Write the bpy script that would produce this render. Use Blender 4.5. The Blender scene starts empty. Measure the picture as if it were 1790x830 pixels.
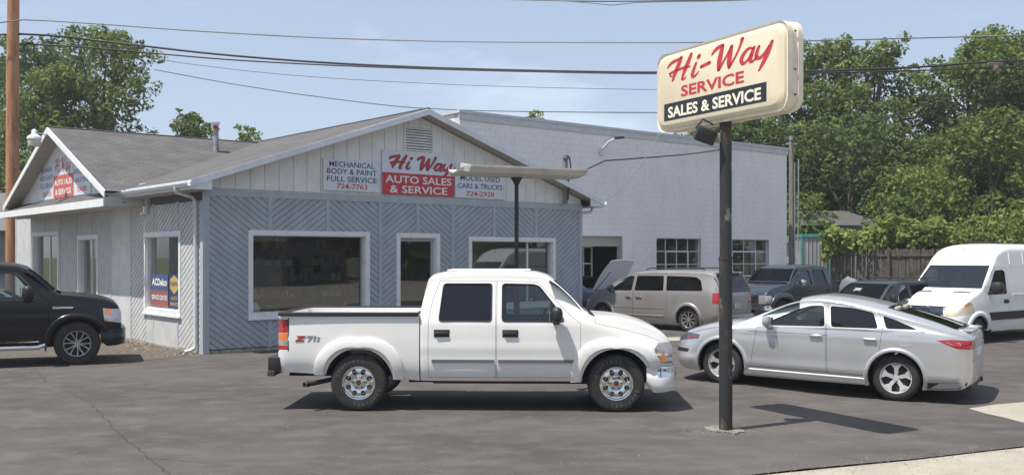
import bpy, bmesh, math, random
import numpy as np
from mathutils import Vector, Matrix
R = math.radians
SC = bpy.context.scene
COL = SC.collection

# ------------------------------------------------------------------ camera
FPX, CX, YH, CAMH = 1750.0, 895.0, 447.0, 2.25
cam_d = bpy.data.cameras.new('camera')
cam = bpy.data.objects.new('camera', cam_d); COL.objects.link(cam)
cam.location = (0, 0, CAMH); cam.rotation_euler = (R(90), 0, 0)
cam_d.sensor_width = 36; cam_d.lens = 36*FPX/1790; cam_d.shift_y = (YH-415)/1790
cam_d.clip_start = .1; cam_d.clip_end = 3000
SC.camera = cam
# ------------------------------------------------------------------ sky and sun
SUN_H = Vector((-.857, -.515, 0)).normalized(); SUN_EL = R(66.5)
to_sun = Vector((SUN_H.x*math.cos(SUN_EL), SUN_H.y*math.cos(SUN_EL), math.sin(SUN_EL)))
W = bpy.data.worlds.new('World'); SC.world = W; W.use_nodes = True
nt = W.node_tree; nt.nodes.clear()
out = nt.nodes.new('ShaderNodeOutputWorld'); bg = nt.nodes.new('ShaderNodeBackground')
sky = nt.nodes.new('ShaderNodeTexSky'); sky.sky_type = 'NISHITA'; sky.sun_disc = False
sky.sun_elevation = SUN_EL; sky.sun_rotation = math.atan2(to_sun.x, to_sun.y)
sky.air_density = 1.0; sky.dust_density = 1.0; sky.ozone_density = 2.5; sky.altitude = 0
tc = nt.nodes.new('ShaderNodeTexCoord'); mp = nt.nodes.new('ShaderNodeMapping'); mp.inputs['Scale'].default_value = (1, 1, 3.2)
ns = nt.nodes.new('ShaderNodeTexNoise'); ns.inputs['Scale'].default_value = 3.1; ns.inputs['Detail'].default_value = 7; ns.inputs['Roughness'].default_value = .55
rp = nt.nodes.new('ShaderNodeValToRGB'); rp.color_ramp.elements[0].position = .56; rp.color_ramp.elements[1].position = .90
rp.color_ramp.elements[0].color = (0, 0, 0, 1); rp.color_ramp.elements[1].color = (.7, .7, .7, 1)
mx = nt.nodes.new('ShaderNodeMixRGB'); mx.inputs[2].default_value = (6.2, 6.6, 7.2, 1)
L = nt.links.new
L(tc.outputs['Generated'], mp.inputs[0]); L(mp.outputs[0], ns.inputs['Vector']); L(ns.outputs['Fac'], rp.inputs[0])
hz = nt.nodes.new('ShaderNodeMixRGB'); hz.inputs[0].default_value = .68; hz.inputs[2].default_value = (2.4, 2.72, 3.35, 1)   # thin summer haze
L(rp.outputs[0], mx.inputs[0]); L(sky.outputs[0], hz.inputs[1]); L(hz.outputs[0], mx.inputs[1]); L(mx.outputs[0], bg.inputs[0]); L(bg.outputs[0], out.inputs[0])
bg.inputs[1].default_value = .145
sd = bpy.data.lights.new('sun', 'SUN'); sd.energy = 4.6; sd.angle = R(.53); sd.color = (1, .945, .86)
so = bpy.data.objects.new('sun', sd); COL.objects.link(so); so.rotation_euler = (-to_sun).to_track_quat('-Z', 'Y').to_euler()
SC.view_settings.view_transform = 'Standard'; SC.view_settings.look = 'None'
SC.view_settings.exposure = 0.54; SC.view_settings.gamma = 1

# ------------------------------------------------------------------ materials
def new_mat(name):
    m = bpy.data.materials.new(name); m.use_nodes = True
    n = m.node_tree; n.nodes.clear()
    o = n.nodes.new('ShaderNodeOutputMaterial'); b = n.nodes.new('ShaderNodeBsdfPrincipled')
    n.links.new(b.outputs[0], o.inputs[0])
    return m, n, b
def rgb(c): return (c[0], c[1], c[2], 1)
def mat(name, c, rough=.6, metal=0, c2=None, scale=3, lo=.35, hi=.65, bump=0, bscale=40, coat=0, spec=.5, detail=6, stretch=(1,1,1), c3=None, s3=1, lo3=.5, hi3=.7, coord='Object', bdist=.01):
    m, n, b = new_mat(name)
    b.inputs['Base Color'].default_value = rgb(c); b.inputs['Roughness'].default_value = rough
    b.inputs['Metallic'].default_value = metal; b.inputs['Coat Weight'].default_value = coat
    b.inputs['Coat Roughness'].default_value = .06
    b.inputs['Specular IOR Level'].default_value = spec
    tcn = n.nodes.new('ShaderNodeTexCoord'); mpn = n.nodes.new('ShaderNodeMapping'); mpn.inputs['Scale'].default_value = stretch
    if coord == 'World': gn = n.nodes.new('ShaderNodeNewGeometry'); n.links.new(gn.outputs['Position'], mpn.inputs[0])
    else: n.links.new(tcn.outputs[coord], mpn.inputs[0])
    src = None
    def noise(s, d=detail):
        t = n.nodes.new('ShaderNodeTexNoise'); t.inputs['Scale'].default_value = s; t.inputs['Detail'].default_value = d
        t.inputs['Roughness'].default_value = .62
        n.links.new(mpn.outputs[0], t.inputs['Vector']); return t
    def mixin(prev, cc, s, l, h):
        t = noise(s); r = n.nodes.new('ShaderNodeMapRange'); r.inputs[1].default_value = l; r.inputs[2].default_value = h
        n.links.new(t.outputs['Fac'], r.inputs[0])
        mm = n.nodes.new('ShaderNodeMixRGB'); mm.inputs[2].default_value = rgb(cc)
        if prev is None: mm.inputs[1].default_value = rgb(c)
        else: n.links.new(prev, mm.inputs[1])
        n.links.new(r.outputs[0], mm.inputs[0]); return mm.outputs[0]
    if c2: src = mixin(src, c2, scale, lo, hi)
    if c3: src = mixin(src, c3, s3, lo3, hi3)
    if src: n.links.new(src, b.inputs['Base Color'])
    if bump:
        t = noise(bscale, 4); bp = n.nodes.new('ShaderNodeBump'); bp.inputs['Strength'].default_value = bump; bp.inputs['Distance'].default_value = bdist
        n.links.new(t.outputs['Fac'], bp.inputs['Height']); n.links.new(bp.outputs[0], b.inputs['Normal'])
    return m
def glass_mat(name, tint, refl=.09, rmax=.55):
    m = bpy.data.materials.new(name); m.use_nodes = True; n = m.node_tree; n.nodes.clear()
    o = n.nodes.new('ShaderNodeOutputMaterial'); t = n.nodes.new('ShaderNodeBsdfTransparent'); t.inputs[0].default_value = rgb(tint)
    g = n.nodes.new('ShaderNodeBsdfGlossy'); g.inputs['Roughness'].default_value = .02; g.inputs[0].default_value = (.95, .97, 1, 1)
    lw = n.nodes.new('ShaderNodeLayerWeight'); lw.inputs[0].default_value = .35
    mr = n.nodes.new('ShaderNodeMapRange'); mr.inputs[3].default_value = refl; mr.inputs[4].default_value = rmax
    pw = n.nodes.new('ShaderNodeMath'); pw.operation = 'POWER'; pw.inputs[1].default_value = 2.2
    mx_ = n.nodes.new('ShaderNodeMixShader')
    n.links.new(lw.outputs['Facing'], pw.inputs[0]); n.links.new(pw.outputs[0], mr.inputs[0]); n.links.new(mr.outputs[0], mx_.inputs[0])
    n.links.new(t.outputs[0], mx_.inputs[1]); n.links.new(g.outputs[0], mx_.inputs[2]); n.links.new(mx_.outputs[0], o.inputs[0])
    return m
M = {}
M['white_paint'] = mat('white car paint', (.76,.755,.73), .32, coat=.6, c2=(.72,.71,.68), scale=1.2)
M['black_paint'] = mat('black car paint', (.005,.005,.006), .3, coat=.25, spec=.35)
M['navy_paint'] = mat('navy car paint', (.016,.027,.042), .35, coat=.7, c2=(.03,.04,.05), scale=2)
M['dark_paint'] = mat('dark green car paint', (.018,.025,.026), .4, coat=.5)
M['silver_paint'] = mat('silver car paint', (.52,.525,.535), .28, .55, coat=.8, c2=(.48,.485,.49), scale=1.5)
M['grey_paint'] = mat('warm grey car paint', (.33,.32,.315), .36, .45, coat=.6, c2=(.29,.27,.25), scale=1.5)
M['blue_paint'] = mat('dusty dark blue paint', (.012,.024,.05), .4, coat=.5)
M['hood_paint'] = mat('pale silver hood paint', (.84,.85,.88), .45, 0, coat=.4)
M['van_paint'] = mat('white van paint', (.80,.80,.80), .38, coat=.5)
M['plastic'] = mat('black plastic', (.02,.02,.022), .5, bump=.05)
M['rubber'] = mat('tyre rubber', (.022,.021,.020), .78, c2=(.05,.046,.042), scale=9, lo=.45, hi=.8, bump=.15, bscale=60)
M['under'] = mat('underbody', (.012,.012,.012), .8, c2=(.05,.03,.02), scale=5, lo=.55, hi=.7)
M['chrome'] = mat('chrome', (.80,.80,.80), .12, 1)
M['alloy'] = mat('alloy', (.50,.50,.49), .36, .8, c2=(.35,.31,.27), scale=8, lo=.45, hi=.8)
M['alloy_bright'] = mat('bright alloy', (.78,.78,.78), .3, .6)
M['alloy_dark'] = mat('dark alloy', (.06,.06,.06), .35, .7)
M['trim'] = mat('dark cabin trim', (.045,.045,.048), .8)
M['tan_trim'] = mat('tan cabin trim', (.32,.29,.24), .8)
M['grey_trim'] = mat('grey cabin trim', (.16,.16,.16), .8)
M['glass'] = glass_mat('clear auto glass', (.78,.82,.80), .05)
M['screen'] = glass_mat('windshield glass', (.22,.27,.26), .04, .13)
M['tint'] = glass_mat('tinted auto glass', (.07,.075,.08), .06)
M['win_glass'] = glass_mat('window glass', (.88,.90,.88), .05)
M['red_lens'] = mat('red lens', (.36,.010,.014), .15, coat=1)
M['orange_lens'] = mat('orange lens', (.66,.19,.03), .15, coat=1)
M['clear_lens'] = mat('clear lens', (.42,.42,.40), .12, .5, coat=1)
M['yellow_lens'] = mat('aged headlight lens', (.62,.55,.40), .3, coat=1)
M['dark_lens'] = mat('smoked headlight lens', (.10,.11,.13), .1, .4, coat=1)
M['rust'] = mat('rust', (.16,.06,.03), .9, c2=(.05,.03,.02), scale=20)

# ------------------------------------------------------------------ objects
def link(o, parent=None):
    COL.objects.link(o)
    if parent is not None: o.parent = parent
    return o
def thing(name, label, cat, loc=(0,0,0), rz=0, group=None):
    o = link(bpy.data.objects.new(name, None)); o.location = loc; o.rotation_euler = (0,0,rz); o.empty_display_size = .2
    o['label'] = label; o['category'] = cat
    if group: o['group'] = group
    return o
def tag(o, label=None, cat=None, group=None, kind=None):
    if label: o['label'] = label
    if cat: o['category'] = cat
    if group: o['group'] = group
    if kind: o['kind'] = kind
    return o
def mesh_of(name, V, F, mats, idx=None, smooth=None):
    me = bpy.data.meshes.new(name); me.from_pydata([tuple(v) for v in V], [], F)
    for m in (mats if isinstance(mats, (list, tuple)) else [mats]): me.materials.append(m)
    if idx is not None: me.polygons.foreach_set('material_index', idx)
    me.update()
    if smooth: me.shade_smooth(); me.set_sharp_from_angle(angle=R(smooth))
    return me
class MB:
    """collects shapes into one mesh"""
    def __init__(s): s.V = []; s.F = []; s.I = []; s.mi = 0
    def add(s, V, F):
        b = len(s.V); s.V += [tuple(v) for v in V]; s.F += [tuple(i+b for i in f) for f in F]; s.I += [s.mi]*len(F); return s
    def box(s, a, b, rot=None, piv=None):
        (x0,x1), (y0,y1), (z0,z1) = [sorted(q) for q in zip(a, b)]
        V = [Vector(p) for p in ((x0,y0,z0),(x1,y0,z0),(x1,y1,z0),(x0,y1,z0),(x0,y0,z1),(x1,y0,z1),(x1,y1,z1),(x0,y1,z1))]
        if rot is not None:
            piv = Vector(piv) if piv is not None else sum(V, Vector())/8
            V = [rot @ (v-piv) + piv for v in V]
        return s.add(V, [(0,3,2,1),(4,5,6,7),(0,1,5,4),(1,2,6,5),(2,3,7,6),(3,0,4,7)])
    def cbox(s, a, b, c=.02):
        """box with chamfered edges"""
        bm = bmesh.new(); bmesh.ops.create_cube(bm, size=1)
        a, b = Vector([min(p, q) for p, q in zip(a, b)]), Vector([max(p, q) for p, q in zip(a, b)]); d = b-a
        for v in bm.verts: v.co = Vector([(v.co[i]+.5)*d[i]+a[i] for i in range(3)])
        bmesh.ops.bevel(bm, geom=bm.edges[:], offset=min(c, .45*min(abs(q) for q in d)), segments=2, affect='EDGES', profile=.5)
        bm.verts.index_update()
        s.add([v.co.copy() for v in bm.verts], [tuple(v.index for v in f.verts) for f in bm.faces]); bm.free(); return s
    def prism(s, pts, axis, a, b):
        """2-D polygon pts extruded along axis between a and b ('x': pts=(y,z), 'y': pts=(x,z), 'z': pts=(x,y))"""
        n = len(pts); V = []
        for t in (a, b):
            for p in pts:
                V.append({'x': (t,p[0],p[1]), 'y': (p[0],t,p[1]), 'z': (p[0],p[1],t)}[axis])
        ar = sum(pts[i][0]*pts[(i+1)%n][1]-pts[(i+1)%n][0]*pts[i][1] for i in range(n))
        flip = (ar > 0) != (b > a)
        if axis == 'y': flip = not flip
        F = [tuple(range(n-1,-1,-1)), tuple(range(n,2*n))] + [(i,(i+1)%n,n+(i+1)%n,n+i) for i in range(n)]
        if flip: F = [tuple(reversed(f)) for f in F]
        return s.add(V, F)
    def cyl(s, p, q, r, r2=None, n=16, cap=True):
        p = Vector(p); q = Vector(q); r2 = r if r2 is None else r2; d = (q-p).normalized()
        a = d.orthogonal().normalized(); b = d.cross(a)
        V = [p+(a*math.cos(t)+b*math.sin(t))*r for t in [2*math.pi*i/n for i in range(n)]]
        V += [q+(a*math.cos(t)+b*math.sin(t))*r2 for t in [2*math.pi*i/n for i in range(n)]]
        F = [(i,(i+1)%n,n+(i+1)%n,n+i) for i in range(n)]
        if cap: F += [tuple(range(n-1,-1,-1)), tuple(range(n,2*n))]
        return s.add(V, F)
    def tube(s, pts, r, n=8, cap=True):
        pts = [Vector(p) for p in pts]; rs = r if isinstance(r, (list,tuple)) else [r]*len(pts)
        V = []; prev = None
        for i, p in enumerate(pts):
            d = (pts[min(i+1,len(pts)-1)]-pts[max(i-1,0)]).normalized()
            if prev is None: a = d.orthogonal().normalized()
            else: a = (prev - d*prev.dot(d)).normalized()
            prev = a; b = d.cross(a)
            V += [p+(a*math.cos(2*math.pi*k/n)+b*math.sin(2*math.pi*k/n))*rs[i] for k in range(n)]
        F = [(i*n+k, i*n+(k+1)%n, (i+1)*n+(k+1)%n, (i+1)*n+k) for i in range(len(pts)-1) for k in range(n)]
        if cap: F += [tuple(range(n-1,-1,-1)), tuple((len(pts)-1)*n+k for k in range(n))]
        return s.add(V, F)
    def lathe(s, prof, n=32, M4=None):
        """profile (r, h) revolved about local y; M4 places it"""
        V = []
        for r, h in prof:
            for k in range(n):
                t = 2*math.pi*k/n; v = Vector((r*math.cos(t), h, r*math.sin(t))); V.append(M4 @ v if M4 else v)
        F = [(i*n+k, (i+1)*n+k, (i+1)*n+(k+1)%n, i*n+(k+1)%n) for i in range(len(prof)-1) for k in range(n)]
        return s.add(V, F)
    def mesh(s, name, mats, smooth=None): return mesh_of(name, s.V, s.F, mats, s.I, smooth)
    def obj(s, name, mats, parent=None, smooth=None):
        return link(bpy.data.objects.new(name, s.mesh(name, mats, smooth)), parent)
def from_mesh(name, me, parent=None): return link(bpy.data.objects.new(name, me), parent)

def pchip(pts):
    X = [p[0] for p in pts]; Y = [p[1] for p in pts]; n = len(X)
    d = [(Y[i+1]-Y[i])/(X[i+1]-X[i]) for i in range(n-1)]
    m = [d[0]] + [0 if d[i-1]*d[i] <= 0 else 2*d[i-1]*d[i]/(d[i-1]+d[i]) for i in range(1,n-1)] + [d[-1]]
    def f(x):
        if x <= X[0]: return Y[0]
        if x >= X[-1]: return Y[-1]
        i = 0
        while x > X[i+1]: i += 1
        h = X[i+1]-X[i]; t = (x-X[i])/h
        return (2*t**3-3*t*t+1)*Y[i]+(t**3-2*t*t+t)*h*m[i]+(-2*t**3+3*t*t)*Y[i+1]+(t**3-t*t)*h*m[i+1]
    return f
def const(v): return lambda x: v

def boolean(me, cutter, op):
    a = bpy.data.objects.new('tmp_a', me); b = bpy.data.objects.new('tmp_b', cutter)
    TMP.collection.objects.link(a); TMP.collection.objects.link(b)
    md = a.modifiers.new('b', 'BOOLEAN'); md.object = b; md.operation = op; md.solver = 'EXACT'
    try: md.material_mode = 'TRANSFER'
    except Exception: pass
    vl = TMP.view_layers[0]; vl.update(); dg = vl.depsgraph
    r = bpy.data.meshes.new_from_object(a.evaluated_get(dg), preserve_all_data_layers=False, depsgraph=dg)
    bpy.data.objects.remove(a); bpy.data.objects.remove(b)
    return r
TMP = bpy.data.scenes.new('tmp')
def smoothed(me, ang=32):
    me.shade_smooth(); me.set_sharp_from_angle(angle=R(ang)); return me
def inset(poly, d):
    """shrink a convex-ish polygon by d"""
    n = len(poly); ar = sum(poly[i][0]*poly[(i+1)%n][1]-poly[(i+1)%n][0]*poly[i][1] for i in range(n)); s = 1 if ar > 0 else -1
    res = []
    for i in range(n):
        p0, p1, p2 = Vector(poly[i-1]), Vector(poly[i]), Vector(poly[(i+1)%n])
        e1 = (p1-p0).normalized(); e2 = (p2-p1).normalized()
        n1 = Vector((-e1.y, e1.x))*s; n2 = Vector((-e2.y, e2.x))*s
        k = 1+n1.dot(n2); res.append(tuple(p1+(n1+n2)*(d/max(k,.3))))
    return res
def rounded(poly, r, seg=4):
    """round the corners of a polygon"""
    n = len(poly); res = []
    for i in range(n):
        p0, p1, p2 = Vector(poly[i-1]), Vector(poly[i]), Vector(poly[(i+1)%n])
        rr = r[i] if isinstance(r, (list,tuple)) else r
        a = p1+(p0-p1).normalized()*min(rr,(p0-p1).length*.45); b = p1+(p2-p1).normalized()*min(rr,(p2-p1).length*.45)
        if rr <= 0: res.append(tuple(p1)); continue
        for k in range(seg+1):
            t = k/seg; res.append(tuple(a*(1-t)**2+p1*2*t*(1-t)+b*t*t))
    return res

# ------------------------------------------------------------------ lettering
_tc = {}
def text_mesh(s, size, extrude=0, bold=0, align='LEFT', spacing=1.0):
    """vertices and faces of a line of text in the plane x (right), y (up)"""
    c = bpy.data.curves.new('t', 'FONT'); c.body = s; c.size = size; c.extrude = extrude; c.offset = bold; c.align_x = align; c.space_character = spacing; c.resolution_u = 3
    o = bpy.data.objects.new('t', c); TMP.collection.objects.link(o); TMP.view_layers[0].update()
    me = bpy.data.meshes.new_from_object(o.evaluated_get(TMP.view_layers[0].depsgraph))
    V = [tuple(v.co) for v in me.vertices]; F = [tuple(p.vertices) for p in me.polygons]
    bpy.data.objects.remove(o); bpy.data.curves.remove(c); bpy.data.meshes.remove(me)
    return V, F
def glyph(ch, size):
    if (ch, size) not in _tc: _tc[(ch, size)] = text_mesh(ch, size, bold=.0015, align='CENTER')
    return _tc[(ch, size)]
# ------------------------------------------------------------------ vehicle kit (local frame: x forward, y left, z up)
class Shell:
    def __init__(s, P, zt, zb, belt, tumble, crown, sup=4., pinch=.07, bulge=.02, creases=(), n1=9):
        s.creases = creases; s.n1 = n1
        s.P, s.zt, s.zb, s.belt, s.tumble, s.crown = [f if callable(f) else const(f) for f in (P, zt, zb, belt, tumble, crown)]
        s.sup = sup; s.pinch = pinch; s.bulge = bulge
    def edge(s, x): return s.zt(x)-s.crown(x)
    def w(s, x, z, off=0):
        b = min(s.belt(x), s.edge(x)); zb = s.zb(x); u = max(0, min(1, (z-zb)/max(.05, b-zb)))
        w = s.P(x)-s.pinch*max(0, .35-u)**2/.1225 - s.bulge*max(0, u-.55)**2/.2
        if z > b: w -= (z-b)*s.tumble(x)
        for zc, d, h in s.creases: w += d*math.exp(-((z-zc)/h)**2)
        return w-off
    def top(s, x, y, off=0):
        e = s.edge(x); we = s.w(x, e); q = min(1, abs(y)/we)
        return e+(s.zt(x)-e)*(1-q**s.sup)**(1/s.sup)-off
    def section(s, x, off, zfloor=None):
        zb = s.zb(x) if zfloor is None else zfloor
        if off: zt = min(s.zt(x-.05), s.zt(x), s.zt(x+.05))-off
        else: zt = s.zt(x)
        cr = s.crown(x); e = zt-cr; b = min(s.belt(x), e-.012); pts = []
        e = max(e, zb+.05); b = max(b, zb+.03); zt = max(zt, e+.01); b = min(b, e-.005)
        n1, n2, n3 = s.n1, 4, 9
        for i in range(n1): z = zb+(b-zb)*i/(n1-1); pts.append((s.w(x, z, off), z))
        for i in range(1, n2+1): z = b+(e-b)*i/n2; pts.append((s.w(x, z, off), z))
        we = s.w(x, e, off)
        for i in range(1, n3): t = math.pi/2*i/n3; pts.append((we*math.cos(t)**(2/s.sup), e+(zt-e)*math.sin(t)**(2/s.sup)))
        return pts, zt
    def solid(s, xs, mats, off=0, zfloor=None, mi=0):
        V = []; F = []
        for x in xs:
            h, zt = s.section(x, off, zfloor)
            V += [(x, p[0], p[1]) for p in h] + [(x, 0, zt)] + [(x, -p[0], p[1]) for p in reversed(h)]
        m = len(V)//len(xs)
        for i in range(len(xs)-1):
            for k in range(m):
                F.append((i*m+k, i*m+(k+1)%m, (i+1)*m+(k+1)%m, (i+1)*m+k))
        F.append(tuple(range(m-1,-1,-1))); F.append(tuple((len(xs)-1)*m+k for k in range(m)))
        me = mesh_of('shell', V, F, mats, [mi]*len(F))
        return me
def stations(a, b, step, extra=()):
    n = max(2, int(round((b-a)/step))); xs = {round(a+(b-a)*i/n, 4) for i in range(n+1)}
    for e in extra: xs.add(round(e, 4))
    xs = sorted(xs); r = [xs[0]]
    for x in xs[1:]:
        if x-r[-1] > .006: r.append(x)
    return r
def P_(pts, axis, a, b, m): return MB().prism(pts, axis, a, b).mesh('cut', m)
class Body:
    """solid shell that is cut up into panels"""
    def __init__(s, me, mats): s.me = me; s.orig = me; s.mats = mats
    def cut(s, cutter): s.me = boolean(s.me, cutter, 'DIFFERENCE')
    def carve(s, name, pts, axis, a, b, parent, matl=None, gap=.004, src=None, ang=32, hollow=None, keep=False):
        ch = boolean(src or s.me, P_(inset(pts, gap) if gap else pts, axis, a, b, s.mats[0]), 'INTERSECT')
        if not keep: s.cut(P_(pts, axis, a, b, M['under']))
        if matl:
            ch.materials.clear(); ch.materials.append(matl); ch.polygons.foreach_set('material_index', [0]*len(ch.polygons))
        return from_mesh(name, smoothed(ch, ang), parent)
    def done(s, name, parent, ang=32): return from_mesh(name, smoothed(s.me, ang), parent)
def side_patch(sh, pts, side, off, th, m, name, parent, smooth=None, grid=True):
    """polygon (x,z) laid on the side surface, off metres proud, th thick"""
    n = len(pts); V = [(x, side*(sh.w(x, z)+off), z) for x, z in pts]+[(x, side*(sh.w(x, z)+off-th), z) for x, z in pts]
    F = [tuple(range(n)), tuple(range(2*n-1, n-1, -1))]+[(i, n+i, n+(i+1)%n, (i+1)%n) for i in range(n)]
    me = mesh_of(name, V, F, m)
    bm = bmesh.new(); bm.from_mesh(me); bmesh.ops.recalc_face_normals(bm, faces=bm.faces[:]); bm.to_mesh(me); bm.free()
    if smooth: smoothed(me, smooth)
    return from_mesh(name, me, parent)
def top_glass(sh, x0, x1, yf, m, name, parent, off=.012, nx=14, ny=12):
    V = []; F = []
    for L_ in (0, .006):
        for i in range(nx+1):
            x = x0+(x1-x0)*i/nx
            for k in range(ny+1):
                y = -yf+2*yf*k/ny; V.append((x, y, sh.top(x, y)-off-L_))
    q = (nx+1)*(ny+1)
    for i in range(nx):
        for k in range(ny):
            a = i*(ny+1)+k; F.append((a, a+ny+1, a+ny+2, a+1)); F.append((q+a, q+a+1, q+a+ny+2, q+a+ny+1))
    return from_mesh(name, mesh_of(name, V, F, m, smooth=60), parent)
def flare(sh, cx, cz, ri, ro, a0, a1, side, proud, m, name, parent, n=20, sq=0, thick=.05):
    V = []; F = []
    for i in range(n+1):
        t = R(a0+(a1-a0)*i/n); c, s_ = math.cos(t), math.sin(t)
        k = 1+sq*(abs(math.sin(2*t)))
        for r, o in ((ri, -thick), (ri, proud*.75), (ri+.012, proud), (ri+(ro-ri)*.6, proud), (ro-.012, proud*.6), (ro, .001), (ro, -thick)):
            x = cx+c*r*k; z = cz+s_*r*k; z = max(z, sh.zb(x)-.01)
            V.append((x, side*(sh.w(x, z)+o), z))
    m_ = 7
    for i in range(n):
        for k in range(m_): F.append((i*m_+k, i*m_+(k+1)%m_, (i+1)*m_+(k+1)%m_, (i+1)*m_+k))
    F.append(tuple(range(m_))); F.append(tuple(n*m_+k for k in range(m_)))
    me = mesh_of(name, V, F, m)
    bm = bmesh.new(); bm.from_mesh(me); bmesh.ops.recalc_face_normals(bm, faces=bm.faces[:]); bm.to_mesh(me); bm.free()
    return from_mesh(name, smoothed(me, 40), parent)

def make_wheel(parent, x, y, side, Rr, rim, wd, style, steer=0, letters=False):
    """wheel whose outer face points to side (+1 / -1); a hub mesh with tyre and rim as sub-parts"""
    hub = MB(); yo = wd/2
    hub.cyl((0,-yo*.6,0), (0,yo*.35,0), rim*.8, n=24); hub.cyl((0,yo*.35,0), (0,yo*.45,0), rim*.3, n=16)
    h = hub.obj('wheel', M['under'], parent, 30)
    h.location = (x, side*y, Rr); h.rotation_euler = (0, 0, (0 if side > 0 else math.pi)+R(steer))
    h.rotation_euler.y = random.uniform(0, 1)*0
    t = MB(); rs = Rr-.012
    t.lathe([(rim*.96, -yo*.8), (rim*1.02, -yo*.92), (rim+(rs-rim)*.5, -yo), (rs-.02, -yo*.92), (rs+.006, -yo*.72), (rs+.012, -yo*.3), (rs+.012, yo*.3), (rs+.006, yo*.72), (rs-.02, yo*.92), (rim+(rs-rim)*.5, yo), (rim*1.04, yo*.93), (rim*.98, yo*.82), (rim*.96, yo*.6)], 48)
    for k in range(48):      # tread lugs
        a = 2*math.pi*(k+.5)/48; c, s_ = math.cos(a), math.sin(a)
        for yy in (-.62, .1):
            off = .0; w_ = .5*wd*.5; rot = Matrix.Rotation(-a, 3, 'Y')
            t.box((Rr-.012, yo*yy, -.014), (Rr+.001, yo*(yy+.52), .014), Matrix.Rotation(-a, 3, 'Y'), (0,0,0))
    t.obj('tyre', M['rubber'], h, 30)
    if letters:
        LB = MB()
        for a0, word in ((R(60), 'SENTINEL'), (R(240), 'SENTINEL')):
            for q, ch in enumerate(word):
                a = a0+(q-3.5)*R(11.5); r0 = rim+(rs-rim)*.38
                V, F = glyph(ch, .062)
                er = Vector((math.cos(a),0,math.sin(a))); et = Vector((math.sin(a),0,-math.cos(a)))
                V = [er*(r0+v[1])+et*(v[0])*1.0+Vector((0, yo*.995+.002-(abs(v[1]-.03))*.05, 0)) for v in V]
                LB.add(V, F)
        LB.obj('sidewall_lettering', M['letter_grey'], h)['kind'] = 'stuff'
    g = MB(); am = M['alloy_bright'] if style in ('five', 'bright') else M['alloy']
    # barrel and lip
    g.lathe([(rim*.94, -yo*.5), (rim*.93, yo*.2), (rim*.95, yo*.72), (rim*.985, yo*.88), (rim*1.03, yo*.90), (rim*1.03, yo*.8)], 40)
    if style == 'holes':     # steel style disc, its round holes painted as dark shaded discs
        g.lathe([(rim*.94, yo*.55), (rim*.84, yo*.62), (rim*.72, yo*.70), (rim*.55, yo*.66), (rim*.42, yo*.50), (rim*.34, yo*.52), (.0, yo*.52)], 40)
        g.mi = 1
        for k in range(8):
            a = 2*math.pi*(k+.5)/8; rc = rim*.70; hr = rim*.150
            ring = []
            c = Vector((rc*math.cos(a), yo*.705, rc*math.sin(a)))
            er = Vector((math.cos(a), 0, math.sin(a))); et = Vector((-math.sin(a), 0, math.cos(a)))
            n = 14; V = [c+(er*math.cos(q)*1.15+et*math.sin(q))*hr for q in [2*math.pi*i/n for i in range(n)]]
            V = [Vector((v.x, yo*.705 - max(0, (math.hypot(v.x, v.z)-rc))*.1, v.z)) for v in V]
            V2 = [v-Vector((0, yo*.3, 0)) for v in V]
            g.add(V+V2, [tuple(range(n-1,-1,-1)), ]+[(i,(i+1)%n,n+(i+1)%n,n+i) for i in range(n)])
        g.mi = 0
        g.cyl((0,yo*.4,0), (0,yo*.82,0), rim*.24, rim*.2, 20); g.mi = 1; g.cyl((0,yo*.82,0), (0,yo*.83,0), rim*.15, n=16); g.mi = 2; g.cyl((0,yo*.83,0), (0,yo*.84,0), rim*.07, n=12); g.mi = 1
        for k in range(6):
            a = 2*math.pi*k/6; p = Vector((rim*.34*math.cos(a), yo*.5, rim*.34*math.sin(a))); g.cyl(p, p+Vector((0,yo*.12,0)), rim*.05, n=8)
        ms = [M['chrome'] if letters else M['alloy'], M['under'], M['red_lens']]
    else:
        nsp, kind = {'five': (5,'wide'), 'six': (6,'twin'), 'ten': (9,'thin'), 'bright': (5,'wide')}[style]
        g.mi = 1; g.cyl((0,yo*.15,0), (0,yo*.2,0), rim*.93, n=32); g.mi = 2; g.cyl((0,yo*.2,0), (0,yo*.3,0), rim*.6, n=28); g.mi = 0
        for k in range(nsp):
            a = 2*math.pi*(k+.25)/nsp
            def P2(r, ang, yy): return (r*math.cos(a+ang), yy, r*math.sin(a+ang))
            if kind == 'wide': sp = [[(rim*.15,-.9),(rim*.42,-.30),(rim*.62,-.20),(rim*.97,-.36),(rim*.97,.36),(rim*.62,.20),(rim*.42,.30),(rim*.15,.9)]]
            elif kind == 'thin': sp = [[(rim*.1,-.5),(rim*.96,-.085),(rim*.96,.085),(rim*.1,.5)]]
            else: sp = [[(rim*.12,-.9),(rim*.5,-.22),(rim*.97,-.30),(rim*.97,-.20),(rim*.5,-.09),(rim*.2,0)], [(rim*.2,0),(rim*.5,.09),(rim*.97,.20),(rim*.97,.30),(rim*.5,.22),(rim*.12,.9)]]
            for poly in sp:
                n = len(poly); f_ = lambda r: yo*(.78 if r > rim*.9 else .70 if r > rim*.5 else .60)
                V = [P2(r, q, f_(r)) for r, q in poly]+[P2(r, q, f_(r)-yo*.3) for r, q in poly]
                g.add(V, [tuple(range(n-1,-1,-1))]+[(i,(i+1)%n,n+(i+1)%n,n+i) for i in range(n)])
        g.cyl((0,yo*.3,0), (0,yo*.66,0), rim*.2, rim*.17, 20)
        g.mi = 1
        for k in range(5):
            a = 2*math.pi*(k+.5)/5; p = Vector((rim*.25*math.cos(a), yo*.55, rim*.25*math.sin(a))); g.cyl(p, p+Vector((0,yo*.09,0)), rim*.035, n=8)
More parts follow.
